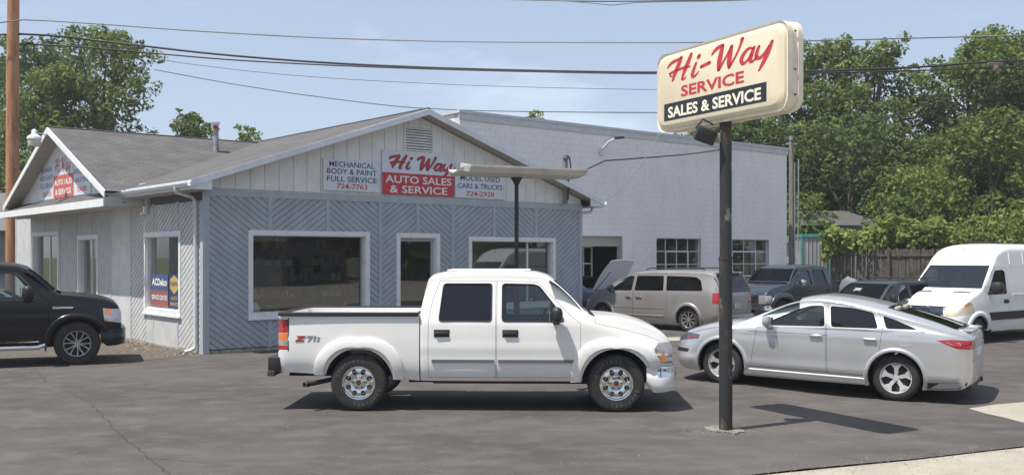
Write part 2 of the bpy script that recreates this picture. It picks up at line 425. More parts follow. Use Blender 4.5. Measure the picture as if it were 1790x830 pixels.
        ms = [am if style != 'six' else M['alloy'], M['under'], M['alloy_dark']]
    ro = g.obj('rim', ms, h, 30)
    return h
def mirror_part(parent, x, y, z, side, m, s=1.):
    b = MB(); b.cbox((x-.06*s, side*y, z-.02*s), (x+.02*s, side*(y+.13*s), z+.03*s), .01)
    b.cbox((x-.08*s, side*(y+.05*s), z), (x+.06*s, side*(y+.23*s), z+.20*s), .06*s)
    o = b.obj('side_mirror', m, parent, 45)
    g = MB(); g.box((x-.106*s, side*(y+.08*s), z+.03*s), (x-.101*s, side*(y+.21*s), z+.17*s)); g.obj('mirror_glass', M['chrome'], o)
    return o
def seat_part(parent, x, y, z, m, h=.62, w=.5):
    b = MB(); b.cbox((x-.25, y-w/2, z), (x+.27, y+w/2, z+.16), .06)
    b2 = MB(); b2.cbox((x-.34, y-w/2, z+.1), (x-.2, y+w/2, z+.1+h), .06)
    b2.cbox((x-.36, y-.13, z+.13+h), (x-.26, y+.13, z+.33+h), .05)
    V = [(v[0]-(v[2]-z)*.22, v[1], v[2]) for v in b2.V]; b.add(V, b2.F)
    return b.obj('seat', m, parent, 50)
def steering(parent, x, y, z):
    b = MB(); n = 20; c = Vector((x,y,z)); t1 = Vector((0,1,0)); t2 = Vector((.42,0,.9)).normalized()
    b.tube([c+(t1*math.cos(2*math.pi*i/n)+t2*math.sin(2*math.pi*i/n))*.19 for i in range(n+1)], .016, 6)
    b.tube([c-t1*.18, c, c+t1*.18], .02, 6); b.tube([c, c+Vector((.3,0,-.14))], .03, 6)
    return b.obj('steering_wheel', M['plastic'], parent, 60)
def emblem(parent, pts3, d, m, name='badge'): pass
def put_by_wheels(root, pr, pf, wr, wf):
    """place a vehicle so that the local near contact points wr (rear) and wf (front) fall on world points pr, pf"""
    pr, pf, wr, wf = map(Vector, (pr, pf, wr, wf))
    d = pf-pr; l = wf-wr; rz = math.atan2(d.y, d.x)-math.atan2(l.y, l.x)
    pitch = -math.atan2(d.z, math.hypot(d.x, d.y))
    root.rotation_euler = (0, pitch, rz)
    m = root.rotation_euler.to_matrix(); root.location = (pr+pf)/2-m @ ((wr+wf)/2)
M['letter_grey'] = mat('raised tyre lettering', (.11,.105,.10), .8)
def build_car(name, label, sp, group=None):
    root = thing(name, label, sp['cat'], group=group)
    sh = Shell(pchip(sp['P']), pchip(sp['zt']), pchip(sp['zb']), pchip(sp['belt']), sp['tumble'], pchip(sp['crown']), sp.get('sup', 4.), sp.get('pinch', .07), sp.get('bulge', .02), sp.get('creases', ()), sp.get('n1', 9))
    paint = M[sp['paint']]; mats = [paint, M['under'], M['trim']]
    xs = stations(sp['x0'], sp['x1'], sp.get('step', .07), sp.get('extra', ()))
    B = Body(sh.solid(xs, mats), mats)
    R_, rim, wd = sp['R'], sp['rim'], sp['wd']; wr = sp['well']; yt = sp['yt']
    tm = M[sp.get('trimc', 'trim')]
    if 'cav' in sp:
        a, b, fl = sp['cav']; B.cut(sh.solid(stations(a, b, .1), [tm], off=.045, zfloor=fl))
    for wx in sp.get('wheels_x', (-sp['wb']/2, sp['wb']/2)):
        for s in (-1, 1):
            ya, yb = (s*(yt-.42), s*1.3); c = MB()
            pts = [(wx+wr*math.cos(2*math.pi*i/36), R_+wr*math.sin(2*math.pi*i/36)) for i in range(36)]
            pts = [(x, z if z > R_ else R_-(R_-z)*1.4) for x, z in pts]
            B.cut(P_(pts, 'y', min(ya,yb), max(ya,yb), M['under']))
    for poly, g in sp.get('windows', ()):
        pl = rounded(poly, .045, 3); B.cut(P_(pl, 'y', -1.4, 1.4, M['plastic']))
        for s in (-1, 1):
            pane = side_patch(sh, inset(pl, -.012), s, -.018, .006, M[g], 'window_pane', root)
            if s == sp.get('near', -1) and 'seal' in sp:
                b = MB(); n = len(pl); q = [(x, s*(sh.w(x,z)-.002), z) for x, z in pl+[pl[0]]]; b.tube(q, .012, 5); b.obj('window_seal', M['plastic'], pane)
    for k, nm in (('wind', 'windshield'), ('rear', 'rear_window')):
        if k in sp:
            q = sp[k]; B.cut(P_(q['poly'], 'x', q['a'], q['b'], M['plastic']))
            top_glass(sh, q['g0'], q['g1'], q['y'], M[q.get('m', 'screen')], nm, root)
    for c in sp.get('cuts', ()): B.cut(P_(c[0], c[1], c[2], c[3], M[c[4]]))
    for poly in sp.get('doors', ()):
        for s in (-1, 1):
            a, b = (.45*s, 1.3*s); d = B.carve('door', poly, 'y', min(a,b), max(a,b), root, gap=.005)
            xb = min(p[0] for p in poly); hz = sp['handle_z']
            hx = xb+.10 if not callable(sp.get('hx')) else sp['hx'](xb)
            hb = MB(); yy = s*(sh.w(hx+.1, hz)); 
            hb.cbox((hx, yy-.004 if s > 0 else yy-.035, hz-.022), (hx+.2, yy+.035 if s > 0 else yy+.004, hz+.022), .014)
            if sp.get('handle') == 'plastic':
                hb.cbox((hx-.015, yy-.008, hz-.055), (hx+.215, yy+.008, hz+.055), .03)
            hb.obj('handle', M[sp.get('handle', 'plastic')], d, 45)
    for c in sp.get('carves', ()):
        nm, poly, ax, a, b, m = c[:6]
        if ax == 'y2':
            for s in (-1, 1): B.carve(nm, poly, 'y', min(a*s, b*s), max(a*s, b*s), root, M[m] if m else None, gap=.003)
        else: B.carve(nm, poly, ax, a, b, root, M[m] if m else None, gap=c[6] if len(c) > 6 else .004)
    for nm, poly, sides, off, th, m in sp.get('patches', ()):
        for s in sides: side_patch(sh, poly, s, off, th, M[m], nm, root)
    for f in sp.get('flares', ()):
        for s in (-1, 1): flare(sh, f['x'], R_, f['ri'], f['ro'], f.get('a0', -20), f.get('a1', 200), s, f['proud'], M[f.get('m', sp['paint'])], 'wheel_arch', root, sq=f.get('sq', 0), n=f.get('n', 20))
    B.done('body', root)
    for i, wx in enumerate(sp.get('wheels_x', (-sp['wb']/2, sp['wb']/2))):
        for s in (-1, 1): make_wheel(root, wx, yt-wd/2, s, R_, rim, wd, sp['style'][i] if isinstance(sp['style'], tuple) else sp['style'], sp.get('steer', 0) if i == 1 else 0, sp.get('letters', False))
    if 'seats' in sp:
        for x, y in sp['seats']: seat_part(root, x, y, sp['seat_z'], tm)
        steering(root, *sp['steering'])
        d = sp['dash']; MB().cbox((d[0], -.68, d[2]), (d[1], .68, d[3]), .05).obj('dashboard', M['trim'], root, 45)
    if 'mirror' in sp:
        x, z, sc_, m = sp['mirror']
        for s in (-1, 1): mirror_part(root, x, sh.w(x, z)-.01, z, s, M[m], sc_)
    u = MB(); xa, xb = sp['x0']+.5, sp['x1']-.5
    u.box((xa, -.35, sp['zb'][0][1]*.75), (xb, .35, sp['zb'][0][1]+.1))
    for wx in sp.get('wheels_x', (-sp['wb']/2, sp['wb']/2)): u.cyl((wx, -yt+.2, R_), (wx, yt-.2, R_), .06, n=8)
    u.obj('chassis', M['under'], root)
    return root, sh

# ---- pickup used three times with its own look each time
def pickup_spec(**k):
    sp = dict(cat='pickup truck', paint='white_paint', x0=-.97, x1=2.68, wb=3.73, R=.412, rim=.235, wd=.27, well=.50, yt=.975, style='holes',
        P=[(-.97,.955),(-.9,.965),(0,.985),(1.6,.985),(2.1,.975),(2.4,.955),(2.52,.94),(2.62,.905),(2.68,.86)],
        zt=[(-.97,1.46),(-.945,1.60),(-.90,1.83),(-.87,1.93),(-.80,1.985),(-.6,2.02),(-.2,2.04),(.4,2.035),(.7,2.015),(.88,1.965),(1.0,1.88),(1.2,1.70),(1.47,1.43),(1.56,1.385),(1.8,1.37),(2.1,1.325),(2.35,1.25),(2.52,1.165),(2.62,1.08),(2.66,1.03),(2.68,.97)],
        zb=[(-.97,.44),(1.3,.44),(1.7,.5),(2.35,.60),(2.68,.66)],
        belt=[(-.97,1.29),(1.3,1.27),(1.9,1.12),(2.68,.86)], tumble=.34,
        crown=[(-.97,.02),(-.9,.08),(-.7,.12),(.6,.12),(.9,.085),(1.05,.05),(1.4,.04),(1.6,.06),(2.3,.08),(2.55,.07),(2.68,.05)], sup=3.6,
        cav=(-.93,1.42,.60),
        windows=[([(-.70,1.30),(.065,1.30),(.065,1.84),(-.64,1.84)],'tint'), ([(.22,1.30),(1.12,1.30),(1.06,1.42),(.76,1.80),(.68,1.83),(.22,1.84)],'glass')],
        wind=dict(poly=[(-.875,1.45),(.875,1.45),(.725,1.89),(-.725,1.89)], a=.80, b=1.9, g0=.90, g1=1.48, y=.90),
        rear=dict(poly=[(-.66,1.50),(.66,1.50),(.58,1.85),(-.58,1.85)], a=-1.2, b=-.84, g0=-.962, g1=-.88, y=.66, m='tint'),
        cuts=[([(-.86,1.355),(.86,1.355),(.86,1.6),(-.86,1.6)],'x',1.47,1.555,'plastic')],
        doors=[[(-.855,.49),(.125,.49),(.125,1.885),(-.70,1.885),(-.80,1.6),(-.855,1.3)], [(.137,.49),(1.30,.49),(1.35,.8),(1.355,1.27),(1.22,1.38),(.80,1.80),(.72,1.87),(.137,1.885)]],
        handle_z=1.13, handle='plastic',
        carves=[('headlight', [(2.40,.715),(2.75,.70),(2.75,1.0),(2.47,.995),(2.42,.92)], 'y2', .58, 1.2, 'clear_lens'),
                ('grille', [(-.56,.72),(.56,.72),(.56,.97),(-.56,.97)], 'x', 2.60, 2.80, 'plastic'),
                ('hood', [(1.56,1.275),(1.9,1.205),(2.3,1.10),(2.52,1.01),(2.80,.99),(2.80,1.7),(1.56,1.7)], 'y', -1.2, 1.2, None)],
        patches=[('side_molding', [(-.80,.71),(.10,.71),(.10,.755),(-.80,.755)], (-1,1), .018, .03, 'grey_strip'), ('side_molding', [(.16,.71),(1.28,.71),(1.31,.73),(1.28,.755),(.16,.755)], (-1,1), .018, .03, 'grey_strip'),
                 ('turn_signal', [(2.46,.86),(2.60,.84),(2.60,.965),(2.48,.97)], (-1,1), .006, .02, 'orange_lens'), ('turn_signal', [(2.48,.73),(2.57,.725),(2.59,.80),(2.50,.81)], (-1,1), .006, .02, 'orange_lens'),
                 ('headlight_trim', [(2.44,.815),(2.61,.81),(2.61,.84),(2.45,.85)], (-1,1), .008, .02, 'chrome')],
        flares=[dict(x=1.865, ri=.50, ro=.655, proud=.055, sq=.10)], seal=1,
        seats=[(.3,.38),(.3,-.38),(-.42,.36),(-.42,-.36)], seat_z=.68, steering=(.78,.38,1.24), dash=(1.0,1.35,.8,1.22),
        mirror=(1.02,1.29,1.15,'plastic'), creases=((.92,.009,.05),(.56,.005,.06)), n1=16, step=.06, extra=[-.955,-.945,-.93,-.915,-.90,-.885,-.87,-.85,-.83,1.46,1.5,1.56,2.55,2.6,2.64])
    sp.update(k); return sp
def add_bed(root, paint, flare_m, tail=True, plain=False):
    mats = [paint, M['under']]
    sh = Shell(pchip([(-3.05,.90),(-3.0,.935),(-2.9,.955),(-1.5,.965),(-.985,.965)]), 1.405, pchip([(-3.05,.56),(-2.6,.54),(-2.3,.52),(-1.3,.47),(-.985,.44)]), 1.2, .06, .012, 8., .06, .015)
    B = Body(sh.solid(stations(-3.05, -.985, .06), mats), mats)
    B.cut(P_([(-2.99,.86),(-1.03,.86),(-1.03,1.6),(-2.99,1.6)], 'y', -.86, .86, paint))
    for s in (-1, 1):
        pts = [(-1.865+.50*math.cos(2*math.pi*i/36), .412+.50*math.sin(2*math.pi*i/36)) for i in range(36)]
        B.cut(P_([(x, z if z > .41 else .41-(.41-z)*1.4) for x, z in pts], 'y', min(s*.5, s*1.3), max(s*.5, s*1.3), M['under']))
    if tail:
        for s in (-1, 1):
            for k, (za, zb_, m) in enumerate(((1.13,1.33,'red_lens'),(1.02,1.125,'orange_lens'),(.955,1.015,'clear_lens'),(.885,.95,'red_lens'))):
                B.carve('tail_light', [(-3.1,za),(-2.90,za),(-2.90,zb_),(-3.1,zb_)], 'y', min(s*.78,s*1.2), max(s*.78,s*1.2), root, M[m], gap=.003)
    B.carve('tailgate', [(-.74,.84),(.74,.84),(.74,1.5),(-.74,1.5)], 'x', -3.2, -2.985, root, None)
    bd = B.done('cargo_bed', root)
    if tail:
        for s in (-1, 1):
            for a_, b_, c_, d_ in ((-3.05,-2.885,1.332,1.35),(-3.05,-2.885,.868,.883),(-2.898,-2.883,.883,1.332)):
                side_patch(sh, [(a_,c_),(b_,c_),(b_,d_),(a_,d_)], s, .004, .012, M['plastic'], 'lamp_surround', bd)
    r = MB()
    for s in (-1, 1): r.cbox((-3.04, min(s*.865,s*.972), 1.375), (-.99, max(s*.865,s*.972), 1.43), .01)
    r.cbox((-3.055, -.86, 1.40), (-2.985, .86, 1.43), .01); r.cbox((-1.05,-.86,1.40), (-.99,.86,1.425), .01)
    r.obj('rail_cap', M['plastic'], bd, 40)
    w = MB()
    for s in (-1, 1): w.cbox((-2.4, min(s*.86,s*.62), .86), (-1.35, max(s*.86,s*.62), 1.08), .06)
    w.obj('wheel_housing', paint, bd, 40)
    for s in (-1, 1): flare(sh, -1.865, .412, .50, .655, -20, 200, s, .055, flare_m, 'wheel_arch', root, sq=.10)
    b = MB(); b.cbox((-3.20,-.93,.56), (-3.02,.93,.78), .02); b.cbox((-3.20,-.93,.50),(-3.10,.93,.60),.015)
    bu = b.obj('rear_bumper', M['plastic'], root, 40)
    MB().cbox((-3.205,-.94,.50), (-3.10,-.80,.58), .01).obj('rust_patch', M['rust'], bu)
    MB().tube([(-1.6,-.62,.55),(-2.2,-.66,.45),(-2.5,-.86,.40),(-2.62,-.95,.385)], .035, 10).obj('exhaust_pipe', M['under'], root, 50)
    MB().lathe([(.030,0),(.040,0),(.041,.09),(.033,.09),(.031,.0)], 16, Matrix.Translation((-2.60,-.93,.388)) @ Matrix.Rotation(R(150), 4, 'Z')).obj('exhaust_tip', M['chrome'], root, 50)
    MB().box((-3.0,-.45,.45), (-.9,-.33,.6)).box((-3.0,.33,.45), (-.9,.45,.6)).cyl((-1.865,-.75,.41), (-1.865,.75,.41), .06).cyl((-1.865,-.15,.41), (-1.865,.15,.41), .16).obj('frame_rail', M['under'], root)
    return sh
def front_bumper(root, sh_P, paint_m, chrome=True, z0=.28, z1=.665):
    sh = Shell(pchip([(2.30,.985),(2.5,.975),(2.62,.93),(2.72,.80),(2.77,.62)]), pchip([(2.3,z1-.02),(2.5,z1),(2.77,z1-.03)]), pchip([(2.3,z0+.12),(2.42,z0),(2.77,z0+.03)]), z1-.1, .1, .02, 6., .05, .03)
    mats = [paint_m, M['under']]
    B = Body(sh.solid(stations(2.30, 2.77, .03), mats), mats)
    if chrome: B.carve('chrome_strip', [(2.46,.50),(2.9,.50),(2.9,.80),(2.44,.80)], 'y', -1.2, 1.2, root, M['chrome'], gap=.0)
    B.cut(P_([(-.5,.40),(.5,.40),(.5,.50),(-.5,.50)], 'x', 2.70, 2.9, M['under']))
    return B.done('front_bumper', root)
M['grey_strip'] = mat('grey side molding', (.17,.17,.19), .35, .3)

# white pickup in the middle
truck, tsh = build_car('pickup_truck', 'large white crew cab pickup truck parked side-on in front of the blue grey shop', pickup_spec(letters=True))
tbed = add_bed(truck, M['white_paint'], M['white_paint'], plain=True); front_bumper(truck, None, M['white_paint'])
b = MB()
for i in range(4): b.cbox((-.62,-.5+i*.32,2.02), (.62,-.44+i*.32,2.045), .01)
b.obj('roof_rib', M['white_paint'], truck, 40)
MB().cbox((-.83,-.22,1.955), (-.80,.22,1.985), .008).obj('brake_light', M['red_lens'], truck)
MB().cbox((-.80,-.80,.385), (1.25,-.70,.445), .01).box((-1.2,-.45,.36),(1.6,-.33,.46)).box((-1.2,.33,.36),(1.6,.45,.46)).obj('rocker_rail', M['rust'], truck)
# sticker on the bed side: slanted red Z, grey 71
st = MB(); yy = -(tbed.w(-2.6, 1.05)+.0025)
def flat(b, pts, y, t=.004): b.prism(pts, 'y', y, y-t)
def sl(pts, x, z, s, k=.25): return [(x+(px+py*k)*s, z+py*s) for px, py in pts]
zx, zz, zs = -2.79, 1.005, .085
flat(st, sl([(0,0),(1.5,0),(1.5,.25),(.75,.25),(1.6,.78),(1.6,1),(.1,1),(.1,.75),(.85,.75),(0,.22)], zx, zz, zs), yy)
so_ = st.obj('sticker', M['red_lens'], truck)
st = MB(); flat(st, sl([(1.8,.75),(2.5,.75),(2.1,0),(2.4,0),(2.85,.8),(2.85,1),(1.8,1)], zx, zz, zs), yy); flat(st, sl([(3.1,0),(3.4,0),(3.4,1),(3.15,1),(2.95,.8),(3.1,.78)], zx, zz, zs), yy)
flat(st, sl([(3.7,0),(4.1,0),(4.1,.35),(3.7,.35)], zx, zz, zs), yy); flat(st, sl([(3.7,.5),(4.1,.5),(4.1,.8),(3.7,.8)], zx, zz, zs), yy)
st.obj('sticker', mat('sticker grey', (.22,.23,.26), .5), truck)
GZ = lambda x, y: .09*min(1,max(0,(y-15.8)/1.3))**1*min(1,max(0,(x-.8)/2.0))
put_by_wheels(truck, (-2.229,14.50,0), (1.506,14.40,0), (-1.865,-.975,0), (1.865,-.975,0))
# silver fastback crossover
cross_spec = dict(cat='car', paint='silver_paint', x0=-2.46, x1=2.36, wb=2.8, R=.355, rim=.232, wd=.235, well=.415, yt=.90, style='five',
    P=[(-2.46,.72),(-2.42,.80),(-2.33,.87),(-2.1,.915),(-1.4,.945),(0,.945),(1.2,.945),(1.7,.93),(2.0,.87),(2.18,.78),(2.28,.66),(2.36,.50)],
    zt=[(-2.46,.98),(-2.43,1.08),(-2.38,1.12),(-2.2,1.175),(-1.9,1.27),(-1.5,1.375),(-1.0,1.49),(-.5,1.565),(-.2,1.58),(.0,1.56),(.25,1.49),(.6,1.33),(.95,1.155),(1.05,1.115),(1.3,1.085),(1.7,1.01),(2.0,.92),(2.18,.84),(2.28,.76),(2.36,.64)],
    zb=[(-2.46,.34),(-2.3,.25),(-1.9,.22),(1.6,.19),(2.1,.21),(2.36,.30)],
    belt=[(-2.6,.93),(-2.2,1.04),(-1.4,1.075),(0,1.045),(1.0,.98),(1.6,.88),(2.36,.55)], tumble=.50,
    crown=[(-2.6,.06),(-2.4,.08),(-1.8,.14),(-1.2,.16),(-.2,.13),(.2,.10),(.6,.06),(.95,.04),(1.3,.09),(1.9,.12),(2.2,.12),(2.36,.08)], sup=3.0, bulge=.035,
    cav=(-1.9,.92,.45),
    windows=[([(-.30,1.085),(.72,1.045),(.60,1.12),(.20,1.32),(-.02,1.40),(-.24,1.415)],'glass'), ([(-1.12,1.105),(-.40,1.085),(-.34,1.415),(-.70,1.40),(-1.02,1.345)],'tint'), ([(-1.70,1.125),(-1.24,1.11),(-1.16,1.31),(-1.40,1.24)],'tint')],
    wind=dict(poly=[(-.80,1.15),(.80,1.15),(.68,1.50),(-.68,1.50)], a=.16, b=1.3, g0=.16, g1=.96, y=.82),
    rear=dict(poly=[(-.68,1.15),(.68,1.15),(.60,1.46),(-.60,1.46)], a=-2.5, b=-1.2, g0=-2.2, g1=-1.1, y=.70, m='tint'),
    doors=[[(-.355,.36),(.90,.36),(.86,.6),(.80,1.04),(.62,1.18),(.2,1.375),(-.0,1.44),(-.29,1.46)], [(-1.0,.36),(-.37,.36),(-.305,1.46),(-.70,1.445),(-1.10,1.37),(-1.19,1.14),(-1.16,.80)]],
    handle_z=.93, handle='chrome', hx=lambda xb: xb+.08,
    carves=[('headlight', [(1.83,.745),(2.6,.62),(2.6,.80),(2.2,.84),(1.80,.815)], 'y2', .30, 1.2, 'dark_lens'),
            ('fog_lamp', [(2.02,.50),(2.6,.48),(2.6,.56),(2.0,.56)], 'y2', .42, 1.2, 'plastic'),
            ('grille', [(-.30,.50),(.30,.50),(.30,.76),(-.30,.76)], 'x', 2.2, 2.5, 'plastic'),
            ('tail_light', [(-2.7,.865),(-2.26,.87),(-1.96,.985),(-2.22,1.005),(-2.7,.99)], 'y2', .42, 1.2, 'red_lens'),
            ('tailgate', [(-.66,.67),(.66,.67),(.60,1.06),(-.60,1.06)], 'x', -3, -2.36, None),
            ('hood', [(1.02,1.03),(1.6,.94),(2.05,.82),(2.24,.78),(2.5,.80),(2.5,1.5),(1.02,1.5)], 'y', -1.2, 1.2, None)],
    patches=[('turn_signal', [(1.86,.762),(2.0,.742),(2.04,.775),(1.90,.80)], (-1,1), .005, .02, 'red_lens'), ('sill_trim', [(-.95,.23),(.98,.23),(.98,.305),(-.95,.305)], (-1,1), .022, .03, 'alloy_bright'),
             ('lower_cladding', [(-2.40,.32),(-2.30,.27),(-2.15,.25),(-2.0,.24),(-1.86,.235),(-1.86,.33),(-2.0,.335),(-2.15,.345),(-2.30,.36),(-2.41,.38)], (-1,1), .008, .02, 'plastic'),
             ('belt_trim', [(-1.80,1.085),(-1.2,1.066),(-.3,1.048),(.80,1.005),(.80,1.02),(-.3,1.063),(-1.2,1.082),(-1.80,1.10)], (-1,1), .006, .012, 'chrome'),
             ('side_crease', [(-.35,.955),(.95,.935),(.95,.94),(-.35,.96)], (-1,1), .003, .006, 'plastic'),  # dark line of the body crease drawn as a thin black strip
             ('fuel_door', rounded([(-1.64,.86),(-1.42,.86),(-1.42,1.03),(-1.64,1.03)], .05), (-1,1), .004, .01, 'silver_paint'),
             ('tail_light_lens', [(-2.32,.92),(-2.18,.93),(-2.1,.965),(-2.30,.97)], (-1,1), .004, .02, 'clear_lens')],
    flares=[dict(x=1.4, ri=.412, ro=.475, proud=.022), dict(x=-1.4, ri=.412, ro=.475, proud=.022)],
    creases=((.945,.012,.035),(.40,.016,.06)), n1=18, seats=[(.0,.36),(.0,-.36),(-.8,.34),(-.8,-.34)], seat_z=.50, steering=(.42,.36,.98), dash=(.62,.9,.6,1.0), trimc='tan_trim',
    mirror=(.62,1.03,.95,'silver_paint'), steer=-4, step=.06, extra=[-2.455,-2.44,-2.41,-2.36,2.2,2.24,2.28,2.32])
cross, csh = build_car('silver_car', 'silver fastback crossover car parked behind the sign pole, its tail towards the street', cross_spec)
w = MB(); w.cbox((-2.44,-.62,1.118), (-2.2,.62,1.15), .015); w.obj('spoiler', M['silver_paint'], cross, 40)
MB().cbox((-2.475,-.28,.74), (-2.445,.28,.86), .01).obj('licence_plate', mat('pale blue plate', (.45,.55,.65), .5), cross)
lo = MB(); lo.cbox((-2.46,-.72,.25), (-2.05,.72,.34), .03); lo.cyl((-2.48,-.5,.30), (-2.2,-.5,.30), .04); lo.obj('lower_valance', M['plastic'], cross, 40)
def front_like(pxr, zr, pxf, zf, zgr=0, zgf=0):
    return ((pxr-CX)/FPX*zr, zr, zgr), ((pxf-CX)/FPX*zf, zf, zgf)
pr, pf = front_like(1567, 15.5, 1258, 16.98, 0, .078)
put_by_wheels(cross, pr, pf, (-1.4,.90,0), (1.4,.90,0))

# grey minivan
van_spec = dict(cat='minivan', paint='grey_paint', x0=-2.55, x1=2.50, wb=3.08, R=.345, rim=.225, wd=.225, well=.40, yt=.955, style='ten',
    P=[(-2.55,.80),(-2.48,.90),(-2.3,.955),(-1.5,.99),(0,.995),(1.4,.985),(1.9,.95),(2.2,.88),(2.38,.76),(2.50,.56)],
    zt=[(-2.55,1.0),(-2.50,1.22),(-2.40,1.48),(-2.30,1.64),(-2.22,1.70),(-2.0,1.735),(-1.2,1.76),(-.3,1.755),(.2,1.725),(.5,1.67),(.8,1.56),(1.2,1.36),(1.5,1.20),(1.62,1.15),(1.9,1.07),(2.2,.94),(2.38,.83),(2.46,.74),(2.50,.66)],
    zb=[(-2.55,.40),(-2.3,.28),(-1.9,.22),(1.8,.20),(2.3,.22),(2.5,.32)],
    belt=[(-2.55,.95),(-2.2,1.12),(-1,1.12),(1.0,1.08),(1.6,1.0),(2.5,.58)], tumble=.36,
    crown=[(-2.55,.03),(-2.4,.05),(-2.2,.12),(-1,.13),(.2,.12),(.6,.09),(1.0,.06),(1.5,.05),(1.9,.10),(2.3,.11),(2.5,.07)], sup=3.2,
    cav=(-2.3,1.45,.45),
    windows=[([(.44,1.13),(1.22,1.11),(1.13,1.22),(.76,1.45),(.56,1.55),(.44,1.56)],'glass'), ([(-.70,1.145),(.34,1.13),(.34,1.57),(-.62,1.58)],'tint'), ([(-2.02,1.165),(-.80,1.15),(-.72,1.58),(-1.72,1.56),(-1.90,1.47)],'tint')],
    wind=dict(poly=[(-.86,1.22),(.86,1.22),(.72,1.64),(-.72,1.64)], a=.5, b=2, g0=.55, g1=1.5, y=.86),
    rear=dict(poly=[(-.80,1.12),(.80,1.12),(.68,1.62),(-.68,1.62)], a=-3, b=-2.2, g0=-2.53, g1=-2.30, y=.80, m='tint'),
    doors=[[(.385,.36),(1.46,.36),(1.42,1.04),(1.3,1.16),(.85,1.48),(.62,1.60),(.385,1.62)], [(-.82,.36),(.375,.36),(.375,1.62),(-.74,1.63),(-.85,1.15)]],
    handle_z=.94, handle='chrome', hx=lambda xb: xb+(.06 if xb > 0 else .92),
    carves=[('headlight', [(2.02,.62),(2.7,.56),(2.7,.78),(2.2,.84),(2.05,.80)], 'y2', .45, 1.2, 'clear_lens'),
            ('tail_light', [(-2.8,.82),(-2.34,.82),(-2.34,1.12),(-2.8,1.12)], 'y2', .62, 1.2, 'red_lens'),
            ('tailgate', [(-.60,.50),(.60,.50),(.60,1.10),(-.60,1.10)], 'x', -3, -2.46, None, .005),
            ('hood', [(1.62,1.04),(2.0,.96),(2.3,.84),(2.7,.78),(2.7,1.6),(1.62,1.6)], 'y', -1.2, 1.2, None)],
    patches=[('turn_signal', [(2.06,.64),(2.14,.63),(2.16,.76),(2.08,.77)], (-1,1), .005, .02, 'orange_lens'), ('side_strip', [(-.72,.415),(1.40,.415),(1.40,.43),(-.72,.43)], (-1,1), .012, .02, 'alloy_bright'),
             ('side_crease', [(-.72,.62),(1.40,.62),(1.40,.63),(-.72,.63)], (-1,1), .012, .014, 'grey_paint'), ('fuel_door', rounded([(-1.12,.80),(-.94,.80),(-.94,.96),(-1.12,.96)], .04), (1,), .004, .01, 'grey_paint')],
    flares=[dict(x=1.54, ri=.395, ro=.49, proud=.03), dict(x=-1.54, ri=.395, ro=.49, proud=.03)],
    seats=[(.55,.4),(.55,-.4),(-.4,.36),(-.4,-.36)], seat_z=.6, steering=(1.0,.4,1.08), dash=(1.15,1.4,.7,1.1), trimc='grey_trim',
    mirror=(1.16,1.09,1.05,'plastic'), step=.08, extra=[-2.53,-2.50,-2.46,-2.40,-2.35,2.42,2.46])
mini, msh = build_car('minivan', 'grey minivan parked behind the white pickup, in front of the open garage door', van_spec)
b = MB()
for s in (-1, 1): b.tube([(-1.9,s*.62,1.765),(-1.7,s*.62,1.80),(.0,s*.62,1.795),(.15,s*.62,1.75)], .018, 6)
b.obj('roof_rack', M['plastic'], mini)['kind'] = 'stuff'
MB().cbox((-2.60,-.16,.66), (-2.565,.16,.81), .005).obj('licence_plate', M['silver_paint'], mini)
rb = MB(); rb.cbox((-2.62,-.86,.30), (-2.40,.86,.50), .05); rb.obj('rear_bumper', M['grey_paint'], mini, 40)
s_ = MB(); s_.cbox((-2.38,-.62,1.66), (-2.18,.62,1.70), .015); s_.obj('spoiler', M['grey_paint'], mini, 40)
pr, pf = front_like(1201, 28.5, 1055, 30.6, .09, .09)
put_by_wheels(mini, pr, pf, (-1.54,.955,0), (1.54,.955,0))

